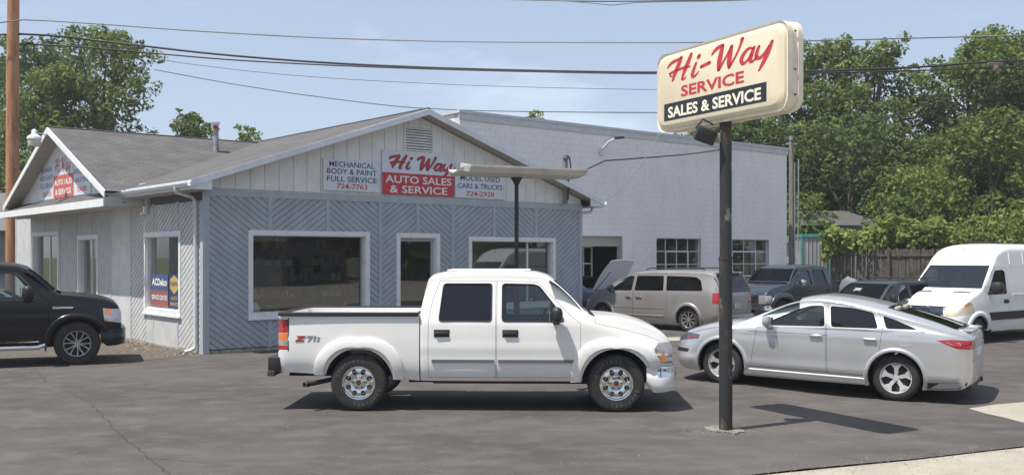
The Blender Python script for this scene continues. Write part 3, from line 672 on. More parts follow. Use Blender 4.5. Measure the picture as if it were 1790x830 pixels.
# white high roof delivery van
sp_spec = dict(cat='van', paint='van_paint', x0=-3.6, x1=2.62, wb=3.66, R=.35, rim=.205, wd=.22, well=.42, yt=.93, style='holes',
    P=[(-3.6,.93),(-3.4,.985),(0,.99),(1.2,.985),(1.8,.97),(2.2,.95),(2.4,.92),(2.54,.85),(2.62,.74)],
    zt=[(-3.6,2.60),(-3.5,2.70),(-2,2.735),(.0,2.735),(.35,2.70),(.62,2.60),(.80,2.44),(.95,2.25),(1.05,2.12),(1.4,1.74),(1.64,1.48),(1.74,1.42),(1.95,1.36),(2.2,1.26),(2.42,1.12),(2.54,.98),(2.62,.84)],
    zb=[(-3.6,.42),(1.2,.36),(2.3,.30),(2.62,.36)],
    belt=[(-3.6,1.45),(.8,1.40),(1.6,1.22),(2.0,1.1),(2.62,.70)], tumble=.115,
    crown=[(-3.6,.15),(-3,.22),(.2,.24),(.6,.20),(.95,.10),(1.3,.06),(1.65,.04),(2.0,.10),(2.4,.14),(2.62,.1)], sup=3.2,
    cav=(-.2,1.58,.7),
    windows=[([(.50,1.32),(1.40,1.32),(1.34,1.45),(.98,1.98),(.60,2.0),(.50,1.94)],'glass')],
    wind=dict(poly=[(-.90,1.49),(.90,1.49),(.80,2.12),(-.80,2.12)], a=.9, b=2, g0=.98, g1=1.66, y=.91, m='glass'),
    doors=[[(.40,.55),(1.30,.55),(1.36,.9),(1.56,1.22),(1.50,1.35),(1.04,2.06),(.40,2.06)]],
    handle_z=1.12, handle='plastic', hx=lambda xb: xb+.06,
    carves=[('headlight', [(2.04,.84),(2.8,.74),(2.8,.98),(2.3,1.16),(2.10,1.12)], 'y2', .52, 1.2, 'yellow_lens'),
            ('grille', [(-.48,.78),(.48,.78),(.42,1.00),(-.42,1.00)], 'x', 2.48, 2.9, 'blue_paint'),
            ('front_bumper', [(1.9,.28),(2.9,.28),(2.9,.70),(2.25,.70),(2.2,.55)], 'y', -1.3, 1.3, None),
            ('hood', [(1.72,1.29),(2.1,1.16),(2.4,1.03),(2.9,1.01),(2.9,1.7),(1.72,1.7)], 'y', -.78, .78, None),
            ('side_panel', [(-1.2,.60),(.30,.60),(.30,2.06),(-1.2,2.06)], 'y2', .5, 1.3, None)],
    cuts=[([(1.78,1.3),(1.88,1.3),(1.88,1.6),(1.78,1.6)], 'y', .28, .74, 'plastic'), ([(1.78,1.3),(1.88,1.3),(1.88,1.6),(1.78,1.6)], 'y', -.74, -.28, 'plastic')],
    patches=[('rub_strip', [(-3.3,.62),(-2.35,.62),(-2.35,.84),(-3.3,.84)], (-1,1), .022, .03, 'plastic'), ('rub_strip', [(-1.3,.62),(1.28,.62),(1.38,.84),(-1.3,.84)], (-1,1), .022, .03, 'plastic'),
             ('panel_bead', [(-1.1,1.28),(.22,1.28),(.22,1.31),(-1.1,1.31)], (-1,1), .012, .014, 'van_paint'), ('turn_signal', [(2.16,1.09),(2.34,1.02),(2.38,1.06),(2.22,1.13)], (-1,1), .006, .02, 'orange_lens')],
    flares=[dict(x=1.83, ri=.42, ro=.54, proud=.03, a0=0)],
    seats=[(.6,.5),(.6,-.5)], seat_z=.95, steering=(1.15,.5,1.42), dash=(1.3,1.56,1.0,1.4), trimc='grey_trim',
    mirror=(1.38,1.36,1.6,'plastic'), step=.09, extra=[.8,.88,1.0,1.05,1.1,2.5,2.56])
spv, ssh = build_car('delivery_van', 'white high roof delivery van with a black side strip, at the right edge', sp_spec)
r_ = MB()
for x in (.2,-.5,-1.2,-1.9,-2.6):
    r_.tube([(x, sg*(ssh.w(x,z)+.004), z) for z, sg in ((2.15,1),(2.35,1),(2.48,1))], .012, 5)
    r_.tube([(x, sg*(ssh.w(x,z)+.004), z) for z, sg in ((2.15,-1),(2.35,-1),(2.48,-1))], .012, 5)
r_.obj('roof_bead', M['van_paint'], spv)['kind'] = 'stuff'
MB().cbox((-.6,-.3,2.72),(-.0,.3,2.80),.03).obj('roof_vent', M['plastic'], spv, 40)
MB().cbox((.765,-.05,2.38),(.80,.01,2.44),.01).tube([(.77,-.02,2.42),(.72,-.02,2.62)], .008, 5).obj('antenna', M['plastic'], spv)
e = MB(); e.lathe([(.10,0),(.115,0),(.115,.02),(.10,.02),(.10,0)], 24, Matrix.Translation((2.60,0,.90)) @ Matrix.Rotation(R(-90),4,'Z')); e.obj('emblem', M['chrome'], spv, 40)
g_ = MB()
for z in (.80,.87,.94,1.0): g_.box((2.575-(z-.8)*.3,-.5,z), (2.62-(z-.8)*.35,.5,z+.02))
g_.obj('grille_bar', M['chrome'], spv)['kind'] = 'stuff'
pf_ = ((1710-CX)/FPX*24.6, 24.6, .09); a_ = R(37)
dirv = Vector((math.cos(a_), math.sin(a_), 0)); pr_ = Vector(pf_)+dirv*3.66
put_by_wheels(spv, pr_, pf_, (-1.83,.93,0), (1.83,.93,0)); spv.scale = (1,1,.905)

# black pickup at the left edge
blk, bsh = build_car('pickup_truck', 'black pickup truck at the left edge, nose pointing at the office side wall',
    pickup_spec(paint='black_paint', style='six', R=.43, rim=.25, well=.51, handle='chrome',
        wind=dict(poly=[(-.875,1.47),(.875,1.47),(.725,1.89),(-.725,1.89)], a=.80, b=1.9, g0=.90, g1=1.50, y=.90),
        zt=[(-.97,1.46),(-.945,1.60),(-.90,1.83),(-.87,1.93),(-.80,1.985),(-.6,2.02),(-.2,2.04),(.4,2.035),(.7,2.015),(.88,1.965),(1.0,1.88),(1.2,1.70),(1.47,1.46),(1.56,1.43),(1.8,1.41),(2.1,1.375),(2.35,1.32),(2.52,1.25),(2.62,1.16),(2.68,1.04)],
        carves=[('headlight', [(2.36,.86),(2.8,.80),(2.8,1.10),(2.5,1.10),(2.33,1.12)], 'y2', .55, 1.2, 'clear_lens'),
                ('grille', [(-.52,.74),(.52,.74),(.52,1.12),(-.52,1.12)], 'x', 2.58, 2.80, 'plastic'),
                ('hood', [(1.56,1.33),(1.9,1.30),(2.3,1.22),(2.52,1.13),(2.80,1.11),(2.80,1.7),(1.56,1.7)], 'y', -1.2, 1.2, None)],
        patches=[('turn_signal', [(2.37,1.02),(2.44,.87),(2.54,.855),(2.47,1.085),(2.38,1.10)], (-1,1), .006, .02, 'orange_lens'),
                 ('fender_badge', [(1.42,1.12),(1.78,1.13),(1.80,1.155),(1.50,1.165),(1.42,1.17)], (-1,1), .006, .01, 'chrome')],
        flares=[dict(x=1.865, ri=.51, ro=.60, proud=.035, sq=.04)], mirror=(1.0,1.32,1.35,'plastic')))
add_bed(blk, M['black_paint'], M['black_paint'], tail=False); front_bumper(blk, None, M['black_paint'], chrome=False, z0=.36, z1=.72)
rbx = MB()
for s in (-1, 1): rbx.tube([(-1.1,s*.96,.40),(-1.0,s*1.0,.38),(1.15,s*1.0,.38),(1.28,s*.96,.42)], .045, 10)
rb_ = rbx.obj('running_board', M['chrome'], blk, 50); rb_['kind'] = 'stuff'
MB().cbox((1.28,-1.0,.30),(1.31,-.74,.62),.008).obj('mud_flap', M['plastic'], blk)
fl = MB(); fl.cyl((2.60,-.80,.53),(2.735,-.78,.53),.07,n=16); fl.obj('fog_lamp', M['dark_lens'], blk, 30)
pf_ = Vector(((135-CX)/FPX*20.6, 20.6, 0)); a_ = R(23); pr_ = pf_-Vector((math.cos(a_), math.sin(a_), 0))*3.73*1.04
put_by_wheels(blk, pr_, pf_, (-1.865*1.04,-.975*1.04,0), (1.865*1.04,-.975*1.04,0)); blk.scale = (1.04,)*3

# navy pickup at the back
nvy, nsh = build_car('pickup_truck', 'dark navy crew cab pickup truck parked facing forward beside the block building',
    pickup_spec(paint='navy_paint', style='bright', near=1, mirror=(1.02,1.30,1.15,'chrome'), patches=[('fender_badge', [(1.42,.92),(1.7,.93),(1.7,.96),(1.42,.96)], (-1,1), .006, .01, 'chrome')]))
add_bed(nvy, M['navy_paint'], M['navy_paint']); front_bumper(nvy, None, M['navy_paint'])
pf_ = Vector(((1366-CX)/FPX*31.6, 31.6, .09)); a_ = R(38); pr_ = pf_+Vector((math.cos(a_), math.sin(a_), 0))*3.73
put_by_wheels(nvy, pr_, pf_, (-1.865*.94,.975*.94,0), (1.865*.94,.975*.94,0)); nvy.scale = (.94,.94,.92)

# dark sport utility between navy pickup and delivery van
suv_spec = dict(cat='car', paint='dark_paint', x0=-2.2, x1=2.20, wb=2.75, R=.35, rim=.2, wd=.22, well=.42, yt=.85, style='ten',
    P=[(-2.2,.84),(-2.1,.88),(0,.89),(1.5,.88),(2.0,.84),(2.2,.72)],
    zt=[(-2.2,1.3),(-2.12,1.55),(-2.0,1.62),(-1.5,1.64),(-.2,1.64),(.1,1.60),(.3,1.52),(.62,1.27),(.78,1.14),(.9,1.10),(1.5,1.05),(2.0,.97),(2.15,.90),(2.2,.82)],
    zb=[(-2.2,.4),(1.6,.38),(2.2,.42)], belt=[(-2.2,1.05),(.8,1.02),(2.2,.82)], tumble=.28,
    crown=[(-2.2,.05),(-2,.09),(.0,.09),(.3,.06),(.8,.04),(1.2,.06),(2.2,.05)], sup=4., cav=(-2.0,.70,.5),
    windows=[([(-.38,1.10),(.56,1.10),(.20,1.50),(-.34,1.52)],'glass'), ([(-1.2,1.10),(-.50,1.10),(-.48,1.52),(-1.2,1.52)],'tint'), ([(-2.0,1.12),(-1.3,1.10),(-1.3,1.52),(-1.92,1.50)],'tint')],
    wind=dict(poly=[(-.76,1.15),(.76,1.15),(.66,1.55),(-.66,1.55)], a=.1, b=1.3, g0=.2, g1=.76, y=.80),
    doors=[[(-.45,.45),(.78,.45),(.76,1.0),(.62,1.12),(.22,1.55),(-.43,1.56)]], handle_z=.95,
    carves=[('headlight', [(2.05,.68),(2.4,.68),(2.4,.84),(2.05,.84)], 'y2', .45, 1.2, 'clear_lens'), ('hood', [(.92,1.02),(2.4,.86),(2.4,1.4),(.92,1.4)], 'y', -1.2, 1.2, None)],
    seats=[(.0,.36),(.0,-.36)], seat_z=.6, steering=(.35,.36,1.05), dash=(.45,.68,.7,1.0), mirror=(.5,1.06,1.1,'plastic'), step=.1)
suv, ush = build_car('dark_car', 'dark low estate car with roof rack between the navy pickup and the white van', suv_spec)
b = MB()
for s in (-1, 1):
    b.tube([(-1.9,s*.6,1.62),(-1.85,s*.6,1.70),(-.3,s*.6,1.70),(-.2,s*.6,1.63)], .015, 6)
for x in (-1.6,-1.0,-.5): b.tube([(x,-.6,1.70),(x,.6,1.70)], .015, 6)
b.obj('roof_rack', M['plastic'], suv)
V, F = text_mesh('2995', .22, bold=.006); w = MB()
for k in (0, 1): w.add([(.54-v[1]*.55-.02, -.30+v[0]*.55, ush.top(.54-v[1]*.55-.02, -.30+v[0]*.55)+.004) for v in V], F)
w.obj('windshield_writing', mat('white window marker', (.8,.8,.75), .7), suv)
pf_ = Vector(((1512-CX)/FPX*24.6, 24.6, .09)); a_ = R(30)
dv = Vector((math.cos(a_), math.sin(a_), 0))
put_by_wheels(suv, pf_+dv*2.75, pf_, (-1.375,.85,0), (1.375,.85,0)); suv.scale = (.95,.95,.93)
# ------------------------------------------------------------------ ground
def gz(x, y):
    a = min(1, max(0, (y-15.9)/1.1)); b = min(1, max(0, (x-.6)/2.2)); a = a*a*(3-2*a); b = b*b*(3-2*b)
    return .09*a*b
def sheet(name, pts, m, lift, step=1., kind='structure'):
    """polygon region cut from a grid that follows the ground"""
    bm = bmesh.new(); vs = [bm.verts.new((p[0], p[1], 0)) for p in pts]; bm.faces.new(vs)
    xs = [p[0] for p in pts]; ys = [p[1] for p in pts]
    def sl(a, b, st, ax):
        v = a+st
        while v < b:
            co = (v,0,0) if ax == 0 else (0,v,0); no = (1,0,0) if ax == 0 else (0,1,0)
            bmesh.ops.bisect_plane(bm, geom=bm.verts[:]+bm.edges[:]+bm.faces[:], plane_co=co, plane_no=no); v += st
    sl(max(min(xs),-1), min(max(xs),4.5), .5, 0); sl(max(min(ys),15.5), min(max(ys),18), .25, 1)
    for v in bm.verts: v.co.z = gz(v.co.x, v.co.y)+lift
    bmesh.ops.recalc_face_normals(bm, faces=bm.faces[:])
    me = bpy.data.meshes.new(name); bm.to_mesh(me); bm.free(); me.materials.append(m)
    if me.polygons and sum(p.normal.z*p.area for p in me.polygons) < 0: me.flip_normals()
    o = from_mesh(name, me); o['kind'] = kind; return o
def G(px, py, h=0): z = FPX*(CAMH-h)/(py-YH); return ((px-CX)/FPX*z, z)
def asphalt_mat():
    m, n, b = new_mat('sealed asphalt'); tc = n.nodes.new('ShaderNodeTexCoord'); b.inputs['Roughness'].default_value = .82; b.inputs['Specular IOR Level'].default_value = .35
    def noise(s, d=5, st=None, r=.6):
        t = n.nodes.new('ShaderNodeTexNoise'); t.inputs['Scale'].default_value = s; t.inputs['Detail'].default_value = d; t.inputs['Roughness'].default_value = r
        if st:
            mp = n.nodes.new('ShaderNodeMapping'); mp.inputs['Scale'].default_value = st; mp.inputs['Rotation'].default_value = (0,0,R(-12)); n.links.new(tc.outputs['Object'], mp.inputs[0]); n.links.new(mp.outputs[0], t.inputs['Vector'])
        else: n.links.new(tc.outputs['Object'], t.inputs['Vector'])
        return t.outputs['Fac']
    def rng(f, a, b_, lo=0, hi=1):
        r = n.nodes.new('ShaderNodeMapRange'); r.inputs[1].default_value = a; r.inputs[2].default_value = b_; r.inputs[3].default_value = lo; r.inputs[4].default_value = hi; n.links.new(f, r.inputs[0]); return r.outputs[0]
    def mix(f, a, b_):
        x = n.nodes.new('ShaderNodeMixRGB'); n.links.new(f, x.inputs[0])
        for k, v in ((1,a),(2,b_)):
            if isinstance(v, tuple): x.inputs[k].default_value = rgb(v)
            else: n.links.new(v, x.inputs[k])
        return x.outputs[0]
    c = mix(rng(noise(.22, 4, (1,1.5,1)), .35, .65), (.056,.050,.046), (.090,.080,.073))
    c = mix(rng(noise(1.3, 6, (1,1.6,1)), .45, .75), c, (.112,.101,.094))
    c = mix(rng(noise(.55, 7, None, .7), .52, .66, 0, .55), c, (.045,.041,.038))
    c = mix(rng(noise(3.1, 6, None, .7), .56, .74, 0, .5), c, (.15,.135,.125))
    c = mix(rng(noise(2.3, 3, None, .5), .735, .76, 0, .75), c, (.022,.020,.019))
    c = mix(rng(noise(95, 3), .58, .80, 0, .75), c, (.20,.185,.17))
    c = mix(rng(noise(70, 3), .30, .42, .6, 0), c, (.03,.028,.028))
    c = mix(rng(noise(26, 2), .74, .78, 0, .8), c, (.34,.31,.27))
    n.links.new(c, b.inputs['Base Color'])
    bp = n.nodes.new('ShaderNodeBump'); bp.inputs['Strength'].default_value = .7; bp.inputs['Distance'].default_value = .006; n.links.new(noise(110, 4), bp.inputs['Height']); n.links.new(bp.outputs[0], b.inputs['Normal'])
    return m
M['asphalt'] = asphalt_mat()
M['asphalt_old'] = mat('older asphalt', (.10,.094,.088), .9, c2=(.14,.13,.12), scale=1.3, bump=.6, bscale=90, c3=(.2,.18,.16), s3=60, lo3=.6, hi3=.75)
M['gravel_beige'] = mat('sandy concrete shoulder', (.37,.335,.28), .95, c2=(.30,.27,.22), scale=2, bump=.7, bscale=70, c3=(.15,.13,.11), s3=45, lo3=.58, hi3=.68)
M['dirt'] = mat('dirt and leaf litter', (.12,.10,.085), .95, c2=(.065,.056,.05), scale=6, bump=.8, bscale=50, c3=(.30,.22,.13), s3=14, lo3=.60, hi3=.68)
M['grass'] = mat('grass', (.07,.11,.03), .9, c2=(.11,.13,.05), scale=2, bump=.8, bscale=40)
M['road'] = mat('road asphalt', (.13,.13,.13), .9, c2=(.17,.165,.16), scale=.6, bump=.5, bscale=90)
g0 = MB(); g0.add([(-900,-900,-.10),(900,-900,-.10),(900,900,-.10),(-900,900,-.10)], [(0,1,2,3)])
g0.obj('ground', M['grass'])['kind'] = 'structure'
lotpts = [(-34,11.6),(-14,10.4),(-3.2,7.5),G(1300,830),G(1420,817),G(1600,801),G(1790,779),(9.5,13.5),(16,19),(30,30),(60,60),(60,85),(-40,85),(-40,11.6)]
sheet('parking_lot', lotpts, M['asphalt'], 0)
shp = [(-34,11.7),(-34,3.6),(34,3.6),(34,34),(16,19.1),(9.5,13.6),G(1790,779),G(1600,801),G(1420,817),G(1300,830),(-3.2,7.45),(-14,10.35)]
sheet('road_shoulder', [(-40,3.4),(60,3.4),(60,59),(30,29.9),(16,18.9),(9.5,13.4),(6.06,11.84),(4.45,11.1),(3.2,10.6),(2.36,10.25),(-3.2,7.4),(-14,10.3),(-40,11.5)], M['gravel_beige'], -.012)
road = MB(); road.add([(-120,-7,-.03),(120,-7,-.03),(120,3.4,-.03),(-120,3.4,-.03)], [(0,1,2,3)]); road.obj('road', M['road'])['kind'] = 'structure'
# sandy apron by the silver car
sheet('concrete_apron', [G(1693,714), G(1720,722), G(1760,731), G(1800,742), (8.4,12.95), (9.5,13.45), (16,18.95), (13.5,18.95), (10.2,16.9), G(1790,703), G(1740,707)], M['gravel_beige'], .006)
# pale strip of concrete seen under the minivan
P1, P2 = G(1150,596,.09), G(1200,583,.09)
sheet('concrete_strip', [(3.0,25.2),(7.4,26.2),(7.5,27.3),(3.0,26.3)], M['gravel_beige'], .005)
# worn strip of dirt along the office side wall and the patch edge
sheet('dirt_strip', [G(355,612), G(300,626), G(215,632), G(120,640), G(60,644), G(0,650), (-16,22), G(60,562), G(160,588), G(232,597)], M['dirt'], .004)
rs = random.Random(5)
ck = MB()
def crack(pts, w):
    P = [Vector((*G(*p), 0)) for p in pts]; Q = []
    for a, b in zip(P[:-1], P[1:]):
        n = max(2, int((b-a).length/.12))
        for i in range(n):
            p = a.lerp(b, i/n); Q.append(p+Vector((rs.gauss(0,.012), rs.gauss(0,.02), 0)))
    for a, b in zip(Q[:-1], Q[1:]):
        d = (b-a).normalized(); s = Vector((-d.y, d.x, 0))*w*rs.uniform(.4,1.3)
        ck.add([a-s+Vector((0,0,.003)), b-s+Vector((0,0,.003)), b+s+Vector((0,0,.003)), a+s+Vector((0,0,.003))], [(0,1,2,3)])
crack([(62,645),(80,668),(160,705),(205,755),(262,800),(300,835)], .006)
crack([(0,672),(90,655),(200,640),(345,613)], .006)
crack([(262,800),(420,815)], .004); crack([(120,690),(10,720)], .004)
o = ck.obj('pavement_crack', mat('dark crack', (.034,.031,.029), .95)); o['kind'] = 'stuff'; tag(o, 'thin dark cracks running across the asphalt lot', 'crack')
# loose stones
M['stone'] = mat('loose stones', (.22,.20,.17), .9, c2=(.12,.11,.10), scale=9)
gr = MB()
def stone(x, y, s):
    z = gz(x, y); V = [(x+s*rs.uniform(.6,1)*math.cos(t), y+s*rs.uniform(.6,1)*math.sin(t), z) for t in (0,1.6,3.1,4.7)]
    gr.add(V+[(x+rs.gauss(0,s*.2), y, z+s*.8)], [(0,1,4),(1,2,4),(2,3,4),(3,0,4)])
for i in range(420):
    px, py = rs.uniform(0,1790), 830-170*rs.random()**1.5; x, y = G(px, py); stone(x, y, rs.choice([.006,.008,.008,.012,.02 if i % 12 == 0 else .01]))
for i in range(420):   # along the edge of the lot
    t = rs.random(); a, b = Vector(G(1300,830)), Vector(G(1790,779)); p = a.lerp(b, t); stone(p.x+rs.gauss(0,.12), p.y+rs.gauss(0,.14), rs.uniform(.004,.012))
for i in range(260):   # around the sign pole
    a = rs.uniform(0,6.28); r = .10+abs(rs.gauss(0,.16)); stone(2.755+r*1.5*math.cos(a), 12.9+r*math.sin(a), rs.uniform(.006,.018))
for i in range(340):   # by the wall
    s_ = rs.uniform(0,9); r = abs(rs.gauss(0,.5)); stone(-7.1-.639*s_-.769*r, 22.8+.769*s_-.639*r, rs.uniform(.006,.022))
o = gr.obj('loose_gravel', M['stone']); o['kind'] = 'stuff'; tag(o, 'loose pale gravel and crumbs scattered over the asphalt', 'gravel')

# ------------------------------------------------------------------ office building
RZ = math.atan2(.639, .769)
C0 = Vector((-7.04, 22.9, 0))
U = Vector((.769,.639,0)).normalized(); Vv = Vector((-.639,.769,0)).normalized()
def onfront(px, py, off=0, org=C0):
    """pixel -> (t, z) on the plane parallel to the front at local y = off"""
    o = org+Vv*off; r = (px-CX)/FPX; t = (r*o.y-o.x)/(U.x-r*U.y); Z = o.y+t*U.y; return t, CAMH-(py-YH)*Z/FPX
def onside(px, py, off=0, org=C0):
    o = org+U*off; r = (px-CX)/FPX; t = (r*o.y-o.x)/(Vv.x-r*Vv.y); Z = o.y+t*Vv.y; return t, CAMH-(py-YH)*Z/FPX
LEN, DEP, WH = 11.87, 16.6, 3.80
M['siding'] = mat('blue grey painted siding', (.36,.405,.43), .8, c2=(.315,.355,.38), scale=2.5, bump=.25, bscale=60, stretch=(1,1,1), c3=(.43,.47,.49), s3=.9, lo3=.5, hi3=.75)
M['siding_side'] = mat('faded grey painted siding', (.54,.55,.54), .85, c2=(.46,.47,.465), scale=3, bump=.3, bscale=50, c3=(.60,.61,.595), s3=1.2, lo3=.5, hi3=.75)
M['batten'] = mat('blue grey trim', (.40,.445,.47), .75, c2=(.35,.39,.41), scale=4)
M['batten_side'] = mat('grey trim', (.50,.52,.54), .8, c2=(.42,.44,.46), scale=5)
M['groove'] = mat('dark board core', (.10,.115,.13), .9)  # dark wall core, seen in the gaps between the siding boards
M['groove_side'] = mat('grey board core', (.10,.105,.11), .9)
M['white_trim'] = mat('white window trim', (.74,.745,.74), .6, c2=(.62,.62,.60), scale=4, lo=.5, hi=.75)
M['white_board'] = mat('off white gable boards', (.76,.755,.73), .75, c2=(.66,.655,.63), scale=2.5, bump=.2, bscale=50)
M['fascia'] = mat('white fascia', (.72,.74,.77), .6, c2=(.60,.62,.65), scale=3)
M['soffit'] = mat('beige soffit', (.42,.39,.35), .8, c2=(.36,.33,.29), scale=5)
M['gutter'] = mat('white gutter', (.70,.72,.74), .45, c2=(.58,.59,.60), scale=5)
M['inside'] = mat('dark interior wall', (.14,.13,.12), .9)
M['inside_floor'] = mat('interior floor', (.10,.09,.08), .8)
def shingle_mat():
    m, n, b = new_mat('asphalt shingles'); b.inputs['Roughness'].default_value = .92
    tc = n.nodes.new('ShaderNodeTexCoord'); br = n.nodes.new('ShaderNodeTexBrick'); br.inputs['Scale'].default_value = 1
    br.inputs['Color1'].default_value = rgb((.088,.085,.086)); br.inputs['Color2'].default_value = rgb((.072,.070,.071)); br.inputs['Mortar'].default_value = rgb((.05,.05,.05))
    br.inputs['Mortar Size'].default_value = .012; br.inputs['Brick Width'].default_value = .32; br.inputs['Row Height'].default_value = .15
    n.links.new(tc.outputs['UV'], br.inputs['Vector'])
    ns_ = n.nodes.new('ShaderNodeTexNoise'); ns_.inputs['Scale'].default_value = 1.2; ns_.inputs['Detail'].default_value = 8; n.links.new(tc.outputs['UV'], ns_.inputs['Vector'])
    rr = n.nodes.new('ShaderNodeMapRange'); rr.inputs[1].default_value = .35; rr.inputs[2].default_value = .7; n.links.new(ns_.outputs['Fac'], rr.inputs[0])
    mx_ = n.nodes.new('ShaderNodeMixRGB'); mx_.blend_type = 'MULTIPLY'; mx_.inputs[2].default_value = rgb((1.5,1.48,1.42)); n.links.new(rr.outputs[0], mx_.inputs[0]); n.links.new(br.outputs['Color'], mx_.inputs[1]); n.links.new(mx_.outputs[0], b.inputs['Base Color'])
    bp = n.nodes.new('ShaderNodeBump'); bp.inputs['Distance'].default_value = .012; bp.inputs['Strength'].default_value = .8; n.links.new(br.outputs['Fac'], bp.inputs['Height']); bp.invert = True; n.links.new(bp.outputs[0], b.inputs['Normal'])
    return m
M['shingle'] = shingle_mat()
office = thing('office_building', 'blue grey one-storey shop with diagonal siding and white gables behind the white pickup', 'building', C0, RZ)

def clip(poly, a, b, c):
    """keep a*x+b*y <= c"""
    r = []; n = len(poly)
    for i in range(n):
        p, q = poly[i], poly[(i+1)%n]; dp = a*p[0]+b*p[1]-c; dq = a*q[0]+b*q[1]-c
        if dp <= 0: r.append(p)
        if (dp < 0 < dq) or (dq < 0 < dp): t = dp/(dp-dq); r.append((p[0]+(q[0]-p[0])*t, p[1]+(q[1]-p[1])*t))
    return r
def clip_rect(poly, x0, x1, y0, y1):
    for a, b, c in ((-1,0,-x0),(1,0,x1),(0,-1,-y0),(0,1,y1)):
        if len(poly) < 3: return []
        poly = clip(poly, a, b, c)
    return poly if len(poly) >= 3 else []
def area(p): return abs(sum(p[i][0]*p[(i+1)%len(p)][1]-p[(i+1)%len(p)][0]*p[i][1] for i in range(len(p))))/2
def minus(rect, holes):
    """rectangle minus rectangles -> rectangles"""
    rs_ = [rect]
    for h in holes:
        nr = []
        for r in rs_:
            x0,x1,y0,y1 = r; a0,a1,b0,b1 = max(x0,h[0]),min(x1,h[1]),max(y0,h[2]),min(y1,h[3])
            if a0 >= a1 or b0 >= b1: nr.append(r); continue
            if x0 < a0: nr.append((x0,a0,y0,y1))
            if a1 < x1: nr.append((a1,x1,y0,y1))
            if y0 < b0: nr.append((a0,a1,y0,b0))
            if b1 < y1: nr.append((a0,a1,b1,y1))
        rs_ = nr
    return rs_
# openings, measured on the two wall planes
def f1(px, py): return onfront(px, py, -.06)
def rect_from(f, a, b, zb=None):
    (x0,z1), (x1,_) = f(*a), f(*b[:2]); z0 = f(*b)[1] if zb is None else zb
    return (min(x0,x1), max(x0,x1), z0, z1)
W1 = rect_from(f1, (435,402), (647,410)); z0w = f1(434,556.5)[1]; W1 = (W1[0], W1[1], z0w, f1(434.7,401.8)[1])
D1 = (f1(694,407)[0], f1(770,409)[0], .12, f1(694,407)[1])
W2 = (f1(820,413)[0], f1(972,414)[0], z0w, f1(820,413.5)[1])
def s1(px, py): return onside(px, py, -.06)
S1 = (s1(314,404)[0], s1(250,405)[0], s1(314,553)[1], s1(314,403.5)[1])
S2 = (s1(170,410)[0], s1(134,411)[0], .9, s1(170,410)[1])
S3 = (s1(101,404)[0], s1(55,406)[0], .12, s1(101,404)[1])
TR = .115     # trim width
def wall_with(openings, length, z1, plane, name, m):
    """solid wall 0.2 thick with openings; plane 'front' (y 0..0.2) or 'side' (x 0..0.2)"""
    b = MB()
    for (a0,a1,c0,c1) in minus((0,length,0,z1), [(o[0]+TR,o[1]-TR,o[2]+TR if o[2] > .3 else 0,o[3]-TR) for o in openings]):
        if plane == 'front': b.box((a0,0,c0),(a1,.18,c1))
        else: b.box((0,a0,c0),(.18,a1,c1))
    return b.obj(name, m, office)
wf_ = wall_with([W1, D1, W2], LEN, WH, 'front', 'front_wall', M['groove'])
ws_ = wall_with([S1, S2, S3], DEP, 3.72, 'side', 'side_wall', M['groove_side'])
b = MB(); b.box((LEN-.18,.18,0),(LEN,DEP,WH)); b.obj('rear_wall', M['siding'], office)
b = MB(); b.box((0,DEP,0),(LEN,DEP+.18,WH)); b.obj('rear_wall', M['siding'], office)
def boards(edges, dirs, openings, z0, z1, plane, wall, m, pitch, ang, limit=300, th=.022, gap=.014):
    out_ = []
    for i in range(len(edges)-1):
        x0, x1 = edges[i]+.045, edges[i+1]-.045; d = dirs[i]
        rects = minus((x0,x1,z0,z1), openings)
        if d == 0:
            out_ += [[[(r[0],r[2]),(r[1],r[2]),(r[1],r[3]),(r[0],r[3])]] for r in rects]; continue
        k = math.tan(ang)*d; n0 = int((z0-abs(k)*(x1-x0)-1)/pitch)-1; n1 = int((z1+abs(k)*(x1-x0)+1)/pitch)+2
        for j in range(n0, n1):
            zz = j*pitch; hh = pitch-gap/math.cos(ang); base = [(x0,zz),(x1,zz+k*(x1-x0)),(x1,zz+k*(x1-x0)+hh),(x0,zz+hh)]
            ps = [clip_rect(base, *r) for r in rects]; ps = [p for p in ps if p and area(p) > .002]
            while ps:      # pieces that touch are one board, pieces parted by an opening are two
                grp = [ps.pop(0)]; ch = True
                while ch:
                    ch = False
                    for p in ps[:]:
                        if any(math.hypot(u_[0]-v_[0],u_[1]-v_[1]) < .03 for g_ in grp for u_ in g_ for v_ in p): grp.append(p); ps.remove(p); ch = True
                out_.append(grp)
    out_.sort(key=lambda ps: -sum(area(p) for p in ps)); rest = MB()
    for q, ps in enumerate(out_):
        b = MB() if q < limit else rest
        for p in ps:
            if plane == 'front': b.prism(p, 'y', -th, 0)
            else: b.prism(p, 'x', -th, 0)
        if q < limit: b.obj('siding_board', m, wall)
    if rest.V: rest.obj('siding_board', m, wall)['kind'] = 'stuff'
fe = [0.02]+[f1(p, 335)[0] for p in (473,574,666,731.5,793,865,938.5)]+[LEN-.02]
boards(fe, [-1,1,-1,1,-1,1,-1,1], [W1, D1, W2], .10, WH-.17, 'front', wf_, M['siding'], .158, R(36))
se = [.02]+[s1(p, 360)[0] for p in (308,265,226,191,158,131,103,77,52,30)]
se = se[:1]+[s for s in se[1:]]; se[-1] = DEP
boards(se, [-1,-1,-1,0,1,-1,1,0,0,0], [S1, S2, S3], .06, 3.52, 'side', ws_, M['siding_side'], .150, R(33), gap=.022)
